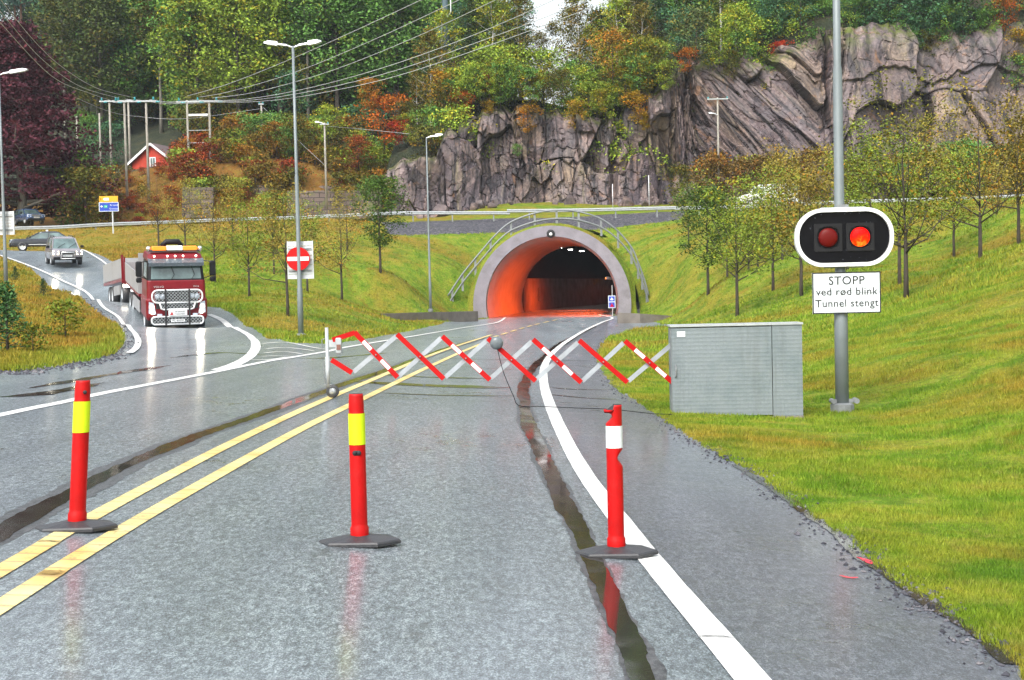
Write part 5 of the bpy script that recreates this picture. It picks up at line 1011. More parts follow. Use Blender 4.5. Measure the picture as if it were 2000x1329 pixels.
for pts in ([(-20, -30, 27), (17, 20, 26), (74, 88, 24.5), (125, 134, 23), (190, 173, 21), (262, 191, 19.3)], [(-30, -15, 27), (10, 34, 26), (81, 115, 24), (156, 169, 22), (232, 192, 19.4)], [(-40, -5, 27), (0, 44, 26), (101, 149, 23.5), (176, 183, 21), (218, 197, 19.5)]): wire(pts, LL)
wire([(135, 185, 20), (210, 217, 19), (270, 228, 18.6), (366, 232, 18.5), (514, 212, 17.9)], "thin slack cable below the other lines running to the lone wooden pole", .018)
wire([(514, 210, 17.9), (575, 268, 18.6), (633, 322, 19.6)], "thin stay cable dropping from the lone pole to the small lamp pole", .016); wire([(640, 247, 20), (700, 252, 19.5), (800, 262, 19.5)], "short thin cable leaving the small lamp pole to the right", .014)
# red cabin
A = W(298, 338, F/17.4); hs_ = empty("red_cabin", A, R(-14), "red timber cabin with white bargeboards and a grey roof half hidden by undergrowth", "cabin")
gw, eh, rh, dp = 2.5, 1.2, 3.15, 5.5
m = MB(); m.prism([(-gw, -2), (gw, -2), (gw, eh), (0, rh), (-gw, eh)], 0, dp); m.build("wall", m_redh, hs_)
for sgm in (-1, 1):
    m = MB(); m.add([(0, -.4, rh+.18), (sgm*(gw+.4), -.4, eh-.12), (sgm*(gw+.4), dp+.3, eh-.12), (0, dp+.3, rh+.18), (0, -.4, rh+.02), (sgm*(gw+.4), -.4, eh-.28), (sgm*(gw+.4), dp+.3, eh-.28), (0, dp+.3, rh+.02)], [(0, 1, 2, 3), (4, 7, 6, 5), (0, 4, 5, 1), (1, 5, 6, 2), (2, 6, 7, 3)]); m.build("roof", m_tile, hs_)
    MB().bar((0, -.44, rh+.08), (sgm*(gw+.44), -.44, eh-.24), .05, .24).build("bargeboard", m_white_p, hs_)
MB().box(-.30, .45, -.04, 0, .55, 1.75).build("window_frame", m_white_p, hs_); wf = LAST[0]; MB().box(-.2, .05, -.05, -.042, .65, 1.65).build("pane", m_glassd, wf); MB().box(.1, .35, -.05, -.042, .65, 1.65).build("pane", m_glassd, wf)
# direction sign
A = W(221, 447, F/24); ds = empty("direction_sign", A, R(3), "blue direction sign with orange panel above on one grey post", "direction sign"); k_ = 1/24
MB().tube([(0, 0, -.4), (0, 0, 2.6)], .06, 10).build("post", m_alu, ds)
zz = lambda py: (447-py)*k_; xx = lambda px: (px-220)*k_
MB().box(xx(195), xx(232), -.10, -.07, zz(413), zz(396), .01).build("blue_panel", m_blue, ds); m = MB(); ring_prism(m, [(xx(194.5), zz(413.5)), (xx(232.5), zz(413.5)), (xx(232.5), zz(395.5)), (xx(194.5), zz(395.5))], [(xx(195.7), zz(412.4)), (xx(231.3), zz(412.4)), (xx(231.3), zz(396.6)), (xx(195.7), zz(396.6))], -.115, -.10); m.build("white_border", m_signw, ds)
MB().box(xx(195.5), xx(231.5), -.10, -.07, zz(394.8), zz(383.5), .01).build("orange_panel", m_orng, ds)
text("lettering", "Kr.sand", .20, m_signw, ds, (xx(223.5), -.106, zz(401.3))); text("lettering", "Grimstad", .20, m_signw, ds, (xx(223.2), -.106, zz(408.3)), .92)
MB().box(xx(204), xx(211), -.106, -.101, zz(406.5), zz(401)).build("route_badge", simple("green_badge", (.01, .35, .25), .4), ds); text("lettering", "18", .17, m_signw, ds, (xx(207.5), -.112, zz(403.8)))
MB().add([(xx(197), -.106, zz(403.5)), (xx(200), -.106, zz(401)), (xx(200), -.106, zz(406))], [(0, 1, 2)]).box(xx(200), xx(202), -.107, -.102, zz(404.4), zz(402.6)).build("arrow", m_signw, ds)
MB().box(xx(205), xx(214), -.106, -.101, zz(392), zz(387)).add([(xx(202.5), -.106, zz(389.5)), (xx(205), -.106, zz(387)), (xx(205), -.106, zz(392))], [(0, 1, 2)]).build("arrow_plate", m_signw, ds); MB().box(xx(198), xx(199.3), -.106, -.101, zz(392), zz(387)).build("symbol", m_ink, ds)

# ================================================================ MARKER POSTS
m_redt = m_red
def marker(px, py, s, label, lean=0, broken=False, band=m_fluo, h=.96, b0=.62, b1=.83, rot=0, twist=0):
    p = W(px, py, F/s); z = h_f(p.x, p.y); root = empty("marker_post", (p.x, p.y, z+.004), rot, label, "marker post", "red marker posts across the lane")
    m = MB(); hexo = [(-.265, 0), (-.185, -.15), (.13, -.165), (.265, -.03), (.18, .15), (-.13, .16)]
    vs = [(x, y, z_) for z_, sc_ in ((0, 1), (.018, 1.0), (.028, .96), (.05, .42), (.055, .33)) for x, y in [(a*sc_, b_*sc_) for a, b_ in hexo]]
    m.add(vs, [(k*6+i, k*6+(i+1) % 6, k*6+6+(i+1) % 6, k*6+6+i) for k in range(4) for i in range(6)]+[tuple(range(24, 30)), tuple(range(6))[::-1]]); m.build("rubber_base", m_rub, root)
    R0 = .052; n_ = 32; a_ = math.tan(lean)
    zs = [.045, .06, .10, .115]+list(np.linspace(.13, h, 56)); vs = []; 
    def rad_(z_): return R0*(1.14 if z_ < .105 else 1)*(1-.10*max(0, (z_-h+.06)/.06) if not broken and z_ > h-.06 else 1)*(1-.06*(z_ > b1 and not broken))
    for z_ in zs:
        for k in range(n_):
            an = 2*math.pi*k/n_; r_ = rad_(z_); x_ = r_*math.cos(an); y_ = r_*math.sin(an)
            if broken:
                q_ = (z_-.62)/.055                              # torn dent on the right side
                if -1 < q_ < 1 and x_ > 0: x_ *= 1-.75*(1-abs(q_))*(x_/R0)**.5
                q_ = (z_-.885)/.045
                if -1 < q_ < 1 and x_ < 0: x_ *= 1-.9*(1-abs(q_))*(abs(x_)/R0)**.5
                q_ = (z_-.935)/.025
                if -1 < q_ < 1 and x_ < 0: x_ *= 1+.30*(1-abs(q_))
            vs.append((x_+a_*z_, y_, z_-(.035 if broken and z_ > h-.02 and x_ < -.01 else 0)))
    L = len(zs); fs = [(i*n_+k, i*n_+(k+1) % n_, (i+1)*n_+(k+1) % n_, (i+1)*n_+k) for i in range(L-1) for k in range(n_)]; m = MB(); m.s = True; m.add(vs, fs); m.s = False
    m.mi = 1; cz = len(m.v)-n_; m.f.append(tuple(range(cz, cz+n_))); m.m.append(1); m.sm.append(False)
    m.build("tube", [m_redt, m_dark], root)
    m = MB(); m.s = True; vs = [((R0*1.03)*math.cos(2*math.pi*k/n_)*(1)+a_*z_, (R0*1.03)*math.sin(2*math.pi*k/n_), z_) for z_ in (b0, b1) for k in range(n_)]
    m.add(vs, [(k, (k+1) % n_, n_+(k+1) % n_, n_+k) for k in range(n_)]); m.build("reflective_band", band, root)
    return root
mp1 = marker(150, 1031, 302, "red marker post with yellow band leaning on the double yellow line", lean=R(4.2), rot=.1, b0=.625, b1=.825)
mp2 = marker(703, 1060, 305, "upright red marker post with yellow band in the middle of the lane", b0=.636, b1=.835)
m = MB(); m.s = True; m.lathe([(.016, -.0535), (.016, -.0515)], 10, 'Y', (-.012, 0, .585)); m.lathe([(.016, -.0535), (.016, -.0515)], 10, 'Y', (.014, 0, .585)); m.box(-.012, .014, -.0533, -.0515, .569, .601); m.build("slot", m_dark, mp2)
m = MB(); m.s = True; m.lathe([(.013, -.053), (.013, -.051)], 10, 'Y', (.03+.06, 0, .885)); m.build("slot", m_dark, mp1)
mp3 = marker(1204, 1077, 305, "battered red marker post with white band and a torn top by the white edge line", broken=True, band=m_reflw, b0=.685, b1=.826)

# ================================================================ FOLDING BARRIER
m_bara = simple("brushed_silver_bar", (.40, .43, .46), .4, .4, var=.15, scale=5, dirt=.1)
SB = 130.0; bo = W(638, 780, F/SB); bo.z = h_f(bo.x, bo.y)
bar_ = empty("folding_barrier", bo, 0, "red and white folding scissor barrier across the road closing the tunnel", "barrier")
def BW(px, py, dy=0): return W(px, py, F/SB)-bo+Vector((0, dy, 0))
reds = [((650, 664), (694, 650)), ((648, 703), (688, 728)), ((693, 649), (777, 737)), ((776, 653), (867, 740)), ((864, 657), (957, 742)), ((953, 661), (1046, 744)), ((1041, 663), (1135, 747)), ((1131, 665), (1225, 747)), ((1220, 666), (1318, 751))]
for i, (a, b_) in enumerate(reds):
    A, B_ = BW(*a, -.045), BW(*b_, -.045); m = MB(); m.bar(A, B_, .074, .024, (0, 1, 0)); o_ = m.build("red_bar", m_redb, bar_)
    if i in (2, 4, 6, 8):
        for f0, f1 in ((.2, .385), (.62, .81)):
            MB().bar(A.lerp(B_, f0)+Vector((0, -.013, 0)), A.lerp(B_, f1)+Vector((0, -.013, 0)), .056, .003, (0, 1, 0)).build("reflector", m_reflw, o_)
silv = [((690, 727), (774, 657)), ((779, 735), (862, 660)), ((869, 738), (951, 665)), ((958, 740), (1039, 667)), ((1047, 742), (1129, 669)), ((1137, 745), (1218, 670)), ((1227, 745), (1316, 670))]
for a, b_ in silv: MB().bar(BW(*a, .015), BW(*b_, .015), .066, .024, (0, 1, 0)).build("silver_bar", m_bara, bar_)
m = MB(); m.s = True; piv = [(735, 693), (821, 697), (910, 700), (999, 703), (1088, 706), (1178, 707), (1268, 709)]
for px, py in piv: c_ = BW(px, py, -.06); m.lathe([(.012, -.02), (.012, .1)], 8, 'Y', (c_.x, c_.y, c_.z))
m.build("pivot_bolt", m_galvd, bar_)
m = MB(); m.s = True; a_ = BW(638.5, 640); m.tube([(a_.x, 0, .16), (a_.x, 0, .62), (a_.x, 0, .621), (a_.x, 0, a_.z)], [.034, .034, .026, .026], 12); m.build("end_post", m_galv, bar_)
m = MB(); m.box(a_.x-.06, a_.x+.06, -.03, .03, .19, .205); m.tube([(a_.x-.05, 0, .2), (a_.x-.06, 0, .55), (a_.x-.02, 0, .57)], .008, 6); m.tube([(a_.x-.03, 0, .72), (a_.x-.075, 0, .73), (a_.x-.075, 0, .88), (a_.x-.03, 0, .89)], .008, 6); m.build("handle", m_galvd, bar_)
m = MB(); m.box(a_.x+.03, a_.x+.14, -.02, .02, .76, .87); m.box(a_.x+.13, a_.x+.22, -.05, .05, .66, .90, .015); m.build("lamp_bracket", m_galv, bar_); MB().box(a_.x+.15, a_.x+.21, -.065, -.052, .72, .80).build("lamp", simple("dark_amber", (.2, .09, .07), .3), bar_)
wx = a_.x+.065; wh = empty("caster_wheel", (wx, 0, .098), 0); wh.parent = bar_
m = MB(); m.s = True; m.lathe([(.055, -.022), (.088, -.024), (.098, -.012), (.098, .012), (.088, .024), (.055, .022)], 28, 'Y', cap=False); m.build("tyre", m_rub, wh); m = MB(); m.s = True; m.lathe([(.012, -.03), (.02, -.024), (.055, -.014), (.055, .014), (.012, .03)], 20, 'Y'); m.build("rim", m_galv, wh)
MB().bar((a_.x, 0, .18), (wx, -.035, .098), .03, .006, (0, 1, 0)).bar((a_.x, 0, .18), (wx, .035, .098), .03, .006, (0, 1, 0)).build("fork", m_galvd, bar_)
dc = BW(970, 670, -.09); m = MB(); m.s = True; m.lathe([(.002, -.05), (.05, -.045), (.085, -.03), (.098, 0), (.098, .03)], 32, 'Y', (dc.x, dc.y, dc.z)); o_ = m.build("warning_lamp", simple("smoked_lamp", (.12, .14, .15), .25, var=.15), bar_)
cab_pts = [BW(972, 682, -.10)+bo, BW(983, 725, -.14)+bo, BW(1003, 772, -.22)+bo]
g_ = G(1014, 795); g2 = [G(x, y) for x, y in ((1060, 797), (1130, 800), (1200, 803), (1275, 811), (1312, 812))]
P = smooth3(cab_pts+[Vector((g_[0], g_[1], h_f(g_[0], g_[1])+.02))]+[Vector((q_[0], q_[1], h_f(q_[0], q_[1])+.02)) for q_ in g2], 60); m = MB(); m.s = True; m.tube([p_-P[0] for p_ in P], .0065, 6)
tag(m.build("cable", m_blk, None, P[0]), "thin black cable hanging from the barrier's round lamp to the road and the cabinet", "cable")
# ---- steel cabinet
m_plate, t, b = new_mat("chequered_steel"); p_ = pos(t, (1, 1, 1), obj=True); ck = N(t, 'TexVoronoi'); ck.inputs['Scale'].default_value = 17; ck.inputs['Randomness'].default_value = .12; t.links.new(p_, ck.inputs['Vector'])
n_ = noise(t, 3, 5, .6, p_); c = ramp(t, n_, [(.3, (.165, .205, .22)), (.55, (.215, .25, .265)), (.75, (.20, .235, .245))]); c = mix(t, c, (.38, .45, .47), ramp(t, ck.outputs['Distance'], [(.14, (.8,)*3), (.30, (0, 0, 0))]))
c = mix(t, c, (.11, .12, .12), ramp(t, noise(t, .9, 6, .7, pos(t, (5, 5, .5), obj=True)), [(.52, (0, 0, 0)), (.75, (.45,)*3)])); t.links.new(c, b.inputs['Base Color']); b.inputs['Roughness'].default_value = .45; b.inputs['Metallic'].default_value = .25
bump(t, b, ck.outputs['Distance'], .5, .01)
cb0 = W(1437, 814, F/SB); zc = min(h_f(cb0.x-.95, cb0.y), h_f(cb0.x+.95, cb0.y)); cab = empty("steel_cabinet", (cb0.x, cb0.y, zc+.04), R(-1.5), "grey chequered steel cabinet standing on the grass that holds the barrier", "cabinet")
MB().box(-.965, .515, -.25, .25, .035, 1.35).build("door", m_plate, cab); MB().box(.525, .965, -.25, .25, .015, 1.365).build("body", m_plate, cab); MB().box(-.985, .985, -.27, .27, 1.367, 1.395, .006).build("lid", m_galv, cab)
MB().box(-.88, -.76, -.257, -.252, 1.22, 1.30, .002).build("label_plate", m_reflw, cab); MB().box(-.93, .5, .25, .27, .035, 1.3).build("back_panel", m_plate, cab); MB().box(.45, .97, -.28, .28, -.15, .012).build("plinth", m_concd, cab)
m = MB(); m.s = True; m.tube([(-.91, -.252, .80), (-.905, -.285, .78), (-.905, -.285, .64), (-.91, -.252, .62)], .009, 6); m.build("handle", m_galvd, cab); MB().box(-.975, -.968, -.25, -.2, .05, 1.35).build("hinge_strip", m_galvd, cab)
# ================================================================ VEHICLES (front faces -Y, right side +X)
def rrect(hw, yf, yb, cr, n=4):
    o_ = []
    for cx, cy, a0 in ((hw-cr, yf+cr, -90), (hw-cr, yb-cr, 0), (-hw+cr, yb-cr, 90), (-hw+cr, yf+cr, 180)):
        o_ += [(cx+cr*math.cos(R(a0+90*i/n)), cy+cr*math.sin(R(a0+90*i/n))) for i in range(n+1)]
    return o_
def loft_z(m, secs):
    """secs: (z, half width, front y, back y, corner radius[, slope of z along y])"""
    rings = [rrect(*s[1:5]) for s in secs]; n_ = len(rings[0]); vs = []
    for s, r_ in zip(secs, rings):
        k = s[5] if len(s) > 5 else 0
        vs += [(x, y, s[0]+k*(y-s[2])) for x, y in r_]
    m.add(vs, [(i*n_+j, i*n_+(j+1) % n_, (i+1)*n_+(j+1) % n_, (i+1)*n_+j) for i in range(len(secs)-1) for j in range(n_)]+[tuple(range(n_))[::-1], tuple((len(secs)-1)*n_+j for j in range(n_))]); return m
def wheel(parent, x, y, r, w_, rim_m=m_alu, rimr=.6):
    e = empty("wheel", (x, y, r)); e.parent = parent; sd = 1 if x > 0 else -1
    m = MB(); m.s = True; m.lathe([(r*rimr, -w_/2), (r*.93, -w_/2), (r, -w_/2+.03), (r, w_/2-.03), (r*.93, w_/2), (r*rimr, w_/2)], 28, 'X', cap=False); m.build("tyre", m_rub, e)
    m = MB(); m.lathe([(r*.1, sd*w_*.42), (r*.22, sd*w_*.42), (r*.28, sd*w_*.30), (r*rimr*.85, sd*w_*.36), (r*rimr, sd*w_*.48), (r*rimr, -sd*w_*.3)], 10, 'X'); m.build("rim", rim_m, e); return e
m_head = emis("lit_headlamp", (1, .88, .62), 4); m_head2 = emis("lit_side_lamp", (1, .9, .75), 5); m_amb = emis("amber_beacon_lens", (1, .20, .01), .55, (.8, .2, .02)); m_maroon = simple("maroon_lacquer", (.17, .002, .008), .38, spec=.3, var=.12, scale=2, coat=.25, dirt=.15)
m_charc = simple("charcoal_lacquer", (.21, .20, .22), .2, var=.12, scale=2, coat=.7, dirt=.3); m_navy = simple("dark_blue_lacquer", (.02, .024, .035), .2, var=.12, scale=2, coat=.7, dirt=.2); m_lamp_glass = simple("clear_lamp_glass", (.50, .56, .66), .1, var=.2, spec=.9); m_bed = simple("pale_aluminium_dropside", (.36, .36, .37), .5, .2, var=.08, scale=1.5, dirt=.35); m_blue2 = simple("blue_lacquer", (.05, .09, .2), .25, coat=.6); m_grill = simple("dark_grille", (.03, .03, .032), .5)
def spot(parent, loc, energy, size=.15):
    ld = bpy.data.lights.new("headlight_beam", 'SPOT'); ld.energy = energy; ld.color = (1, .9, .7); ld.spot_size = R(60); ld.spot_blend = .6; ld.shadow_soft_size = size; ld.specular_factor = 0.0
    o_ = bpy.data.objects.new("headlight_beam", ld); COL.objects.link(o_); o_.parent = parent; o_.location = loc; o_.rotation_euler = Vector((0, 1, .12)).to_track_quat('Z', 'Y').to_euler()
def mesh_grille(m, x0, x1, z0, z1, y, step=.11, r=.011, shape=None):
    """diagonal bars clipped to a rectangle"""
    L = (x1-x0)+(z1-z0); k = int(L/step)+1
    for sg_ in (1, -1):
        for i in range(-k, k+1):
            c_ = i*step*1.0; pts = []
            # line z = z0 + sg*(x - x0) + c
            cand = []
            for xq in (x0, x1):
                zq = z0+sg_*(xq-x0)+c_
                if z0 <= zq <= z1: cand.append((xq, zq))
            for zq in (z0, z1):
                xq = x0+(zq-z0-c_)/sg_
                if x0 <= xq <= x1: cand.append((xq, zq))
            if len(cand) >= 2:
                a, b_ = cand[0], max(cand, key=lambda q_: abs(q_[0]-cand[0][0]))
                if abs(a[0]-b_[0]) > .02: m.bar((a[0], y, a[1]), (b_[0], y, b_[1]), r*2, r, (0, 1, 0))
    return m
# ---------- truck
tp0 = W(347, 645, F/47); tz = h_f(tp0.x, tp0.y)
slope_t = math.atan2(h_f(tp0.x-2.6, tp0.y+5.5)-tz, 6.1)
TY = R(20); truck = empty("truck", (tp0.x-math.sin(TY)*1.5, tp0.y+math.cos(TY)*1.5, tz+.16), 0, "red flatbed truck with a chrome bull bar and orange roof lamps coming down the ramp", "truck")
truck.rotation_euler = (Matrix.Rotation(TY, 3, 'Z')@Matrix.Rotation(slope_t*.75, 3, 'X')).to_euler()
m = MB(); m.s = False
loft_z(m, [(.42, 1.20, -1.42, .75, .12), (.55, 1.25, -1.48, .8, .14), (1.25, 1.25, -1.48, .8, .14), (1.33, 1.20, -1.44, .8, .15), (2.02, 1.19, -1.36, .8, .16), (2.06, 1.18, -1.34, .8, .16)]); m.build("cab", m_maroon, truck); cabn = LAST[0]
m = MB(); loft_z(m, [(2.06, 1.17, -1.33, .8, .14), (2.85, 1.10, -1.12, .8, .14)]); m.build("cab_pillars", m_blk, truck)
m = MB(); loft_z(m, [(2.86, 1.12, -1.15, .85, .16), (2.95, 1.13, -1.18, .85, .16), (3.12, 1.08, -1.02, .85, .16), (3.18, .98, -.85, .8, .2)]); m.build("roof", m_maroon, truck)
def ws(m, z0, z1, hw0, hw1, y0, y1, lift=.012): m.add([(-hw0, y0-lift, z0), (hw0, y0-lift, z0), (hw1, y1-lift, z1), (-hw1, y1-lift, z1)], [(0, 1, 2, 3)]); return m
ws(MB(), 2.12, 2.74, 1.02, .98, -1.315, -1.15).build("windscreen", m_glassd, truck)
for sd in (-1, 1): MB().add([(sd*1.175, -1.0, 2.15), (sd*1.175, .1, 2.15), (sd*1.13, .1, 2.75), (sd*1.13, -.9, 2.75)], [(0, 1, 2, 3)]).build("side_window", m_glassd, truck)
MB().add([(-1.12, -1.50, 2.80), (1.12, -1.50, 2.80), (1.14, -1.14, 2.96), (-1.14, -1.14, 2.96), (-1.12, -1.48, 2.66), (1.12, -1.48, 2.66)], [(0, 1, 2, 3), (0, 4, 5, 1)]).build("sun_visor", simple("tinted_visor", (.09, .11, .13), .25), truck)
for x_ in (-.2, .62):
    m = MB(); m.bar((x_, -1.36, 2.10), (x_+.13, -1.345, 2.30), .02, .015, (0, 1, 0)); m.bar((x_+.13, -1.335, 2.30), (x_-.02, -1.19, 2.72), .025, .015, (0, 1, 0)); m.build("wiper", m_blk, truck)
# bull bar of polished tube with diamond mesh
def tub(m, pts, r=.035): m.s = True; m.tube(pts, r, 8); m.s = False
bb = empty("bull_bar", (0, -1.62, 0)); bb.parent = truck
m = MB(); up = [(x, 0, z) for x, z in rounded(1.02, .26, .22, 5)]; up = [(x, 0, z+1.42) for x, _, z in up]
tub(m, up+[up[0]]); lo = [(x, 0, z+.42) for x, z in rounded(1.05, .16, .14, 5)]; tub(m, lo+[lo[0]]); mid_ = [(-.72, 0, 1.16), (-.66, 0, .92), (-.55, 0, .88), (.55, 0, .88), (.66, 0, .92), (.72, 0, 1.16)]; tub(m, mid_)
m.build("tube_frame", m_white_p, bb)
for x_ in (-.48, .48): MB().bar((x_, -.03, .22), (x_, -.03, 1.72), .07, .05, (0, 1, 0)).build("upright", m_grill, bb)
for q_ in ((-.95, .95, 1.2, 1.64), (-.64, .64, .9, 1.14), (-1.0, 1.0, .30, .54)): mesh_grille(MB(), *q_, .0, .14, .009).build("diamond_mesh", m_galv, bb)
MB().box(-.86, .86, -1.50, -1.485, .9, 1.68, .0).build("grille", m_grill, truck); MB().box(-1.1, 1.1, -1.52, -1.50, .28, .56, .0).build("lower_grille", m_grill, truck)
for x_ in (-.80, -.60, .60, .80):
    m = MB(); m.s = True; m.lathe([(.002, -.07), (.09, -.06), (.115, -.02), (.10, .05)], 20, 'Y', (x_, -1.55, 1.42)); m.build("spot_lamp", m_lamp_glass, truck)
for sd in (-1, 1):
    m = MB(); m.add([(sd*1.16, -1.50, .72), (sd*.86, -1.50, .66), (sd*.94, -1.50, 1.14), (sd*1.14, -1.50, 1.20)], [(0, 1, 2, 3) if sd < 0 else (3, 2, 1, 0)]); m.build("headlight", m_lamp_glass, truck); hl = LAST[0]
    m = MB(); m.s = True; m.lathe([(.002, -.03), (.085, -.02), (.09, .0)], 16, 'Y', (sd*1.03, -1.50, .98)); m.lathe([(.002, -.03), (.085, -.02), (.09, .0)], 16, 'Y', (sd*1.0, -1.50, .76)); m.build("bulb", m_head, hl); spot(truck, (sd*1.0, -1.6, .9), 25)
    MB().box(sd*.72-.1, sd*.72+.1, -1.62, -1.58, .60, .70, .02).build("fog_lamp", m_lamp_glass, truck)
    m = MB(); m.tube([(sd*1.15, -1.1, 2.85), (sd*1.5, -1.25, 2.8)], .02, 6); m.tube([(sd*1.15, -1.1, 2.1), (sd*1.5, -1.25, 2.25)], .02, 6); m.box(sd*1.5-.13, sd*1.5+.13, -1.36, -1.24, 2.22, 2.86, .05); m.box(sd*1.5-.12, sd*1.5+.12, -1.36, -1.24, 1.98, 2.20, .05); m.build("mirror", m_blk, truck)
m = MB(); m.box(-.38, .38, -1.70, -1.67, .62, .86, .02); m.build("sign_plate", m_reflw, truck); spn = LAST[0]
text("lettering", "SKARPNES", .085, m_ink, spn, (.09, -1.705, .79)); text("lettering", "TAKSTEIN", .085, m_ink, spn, (.09, -1.705, .69)); MB().add([(-.32, -1.705, .66), (-.18, -1.705, .66), (-.24, -1.705, .80)], [(0, 1, 2)]).build("emblem", m_signred, spn)
MB().box(-.28, .28, -1.69, -1.67, .36, .48).build("licence_plate", m_reflw, truck); text("lettering", "PC 80570", .11, m_ink, LAST[0], (0, -1.694, .42))
text("lettering", "VOLVO", .12, m_alu, truck, (-.72, -1.415, 1.80)); text("lettering", "FH16", .10, m_alu, truck, (.80, -1.415, 1.80))
m = MB(); m.box(-1.0, 1.0, -1.0, -.75, 3.22, 3.27); m.build("light_bar", m_grill, truck); lb = LAST[0]
for x0, x1 in ((-.92, -.34), (.34, .92)): MB().box(x0, x1, -1.02, -.78, 3.28, 3.44, .03).build("amber_lens", m_amb, lb)
MB().box(-.33, .33, -1.03, -.77, 3.28, 3.46, .02).build("white_sign", m_reflw, lb)
for x_ in (-.85, -.32, 0, .32, .85): m = MB(); m.s = True; m.lathe([(.002, -.02), (.035, -.01), (.035, .02)], 10, 'Y', (x_, -1.12, 3.05)); m.build("marker_lamp", m_head2, truck)
for sd in (-1, 1): m = MB(); m.s = True; m.lathe([(.03, 0), (.09, .05), (.10, .18), (.05, .24)], 12, 'Z', (sd*1.05, -.85, 3.2)); m.build("air_horn", m_chrome, truck)
m = MB(); m.s = True; m.tube([(-.4, .2, 3.35), (-.2, .2, 3.55), (.3, .2, 3.55), (.42, .2, 3.35)], .12, 8); m.build("crane_hose", m_blk, truck)
MB().box(-.45, .45, -.9, 8.0, .70, .95).build("chassis", m_grill, truck)
for sd in (-1, 1):
    wheel(truck, sd*1.06, -.35, .52, .34, m_alu).location.z = .38; wheel(truck, sd*1.02, 4.6, .5, .4, m_alu).location.z = .36; wheel(truck, sd*1.02, 5.95, .5, .4, m_alu).location.z = .36; MB().box(sd*1.25-.02, sd*1.25+.02, 1.2, 3.9, .45, .95).build("side_skirt", m_bed, truck)
m = MB(); m.box(-1.27, 1.27, 1.3, 7.6, 1.12, 1.24); m.build("flatbed", m_maroon, truck)
for sd in (-1, 1):
    for y0, y1 in ((1.5, 4.45), (4.5, 7.55)): MB().box(sd*1.26-.02, sd*1.26+.02, y0, y1, 1.26, 2.1).build("dropside", m_bed, truck)
MB().box(-1.26, 1.26, 1.3, 1.36, 1.26, 3.0).build("headboard", m_bed, truck); MB().box(-1.26, 1.26, 7.56, 7.6, 1.26, 2.1).build("tailboard", m_bed, truck); MB().box(-1.32, -1.26, 7.5, 7.62, .9, 2.35).build("stake", m_maroon, truck)
m = MB(); m.s = True; m.tube([(-.9, 1.0, .9), (-.9, 1.0, 2.2), (-.3, 1.05, 2.9)], .14, 8); m.build("crane", m_blk, truck)
# ---------- trailer
yawt = R(22.5); tr0 = Vector((truck.location.x-math.sin(TY)*7.7-math.sin(yawt)*1.2, truck.location.y+math.cos(TY)*7.7+math.cos(yawt)*1.2, 0)); tz0 = h1(tr0.x, tr0.y)
trl = empty("trailer", (tr0.x, tr0.y, tz0+.05), 0, "pale dropside trailer on red frame behind the red truck", "trailer"); sl = math.atan2(h1(tr0.x-math.sin(yawt)*6, tr0.y+math.cos(yawt)*6)-tz0, 6.0)
trl.rotation_euler = (Matrix.Rotation(yawt, 3, 'Z')@Matrix.Rotation(sl, 3, 'X')).to_euler()
m = MB(); m.box(-1.26, 1.26, -.4, 7.2, 1.05, 1.2); m.box(-.4, .4, -2.0, 7, .85, 1.05); m.build("frame", m_maroon, trl)
for sd in (-1, 1):
    for y0, y1 in ((-.35, 3.4), (3.45, 7.15)): MB().box(sd*1.25-.02, sd*1.25+.02, y0, y1, 1.22, 2.15).build("dropside", m_bed, trl)
MB().box(-1.25, 1.25, -.4, -.36, 1.22, 2.15).build("front_board", m_bed, trl); MB().box(-1.25, 1.25, 7.16, 7.2, 1.22, 2.15).build("tailboard", m_bed, trl); MB().box(-1.31, -1.2, -.46, -.36, .95, 2.3).build("stake", m_maroon, trl)
for sd in (-1, 1):
    for y_ in (.5, 4.2, 5.4): wheel(trl, sd*1.03, y_, .48, .35)
    MB().box(sd*1.2-.04, sd*1.2+.04, 1.1, 3.3, .45, .9).build("side_guard", m_bed, trl); MB().box(sd*1.1-.15, sd*1.1+.15, -.44, -.40, .75, .9).build("front_lamp", m_head2, trl)
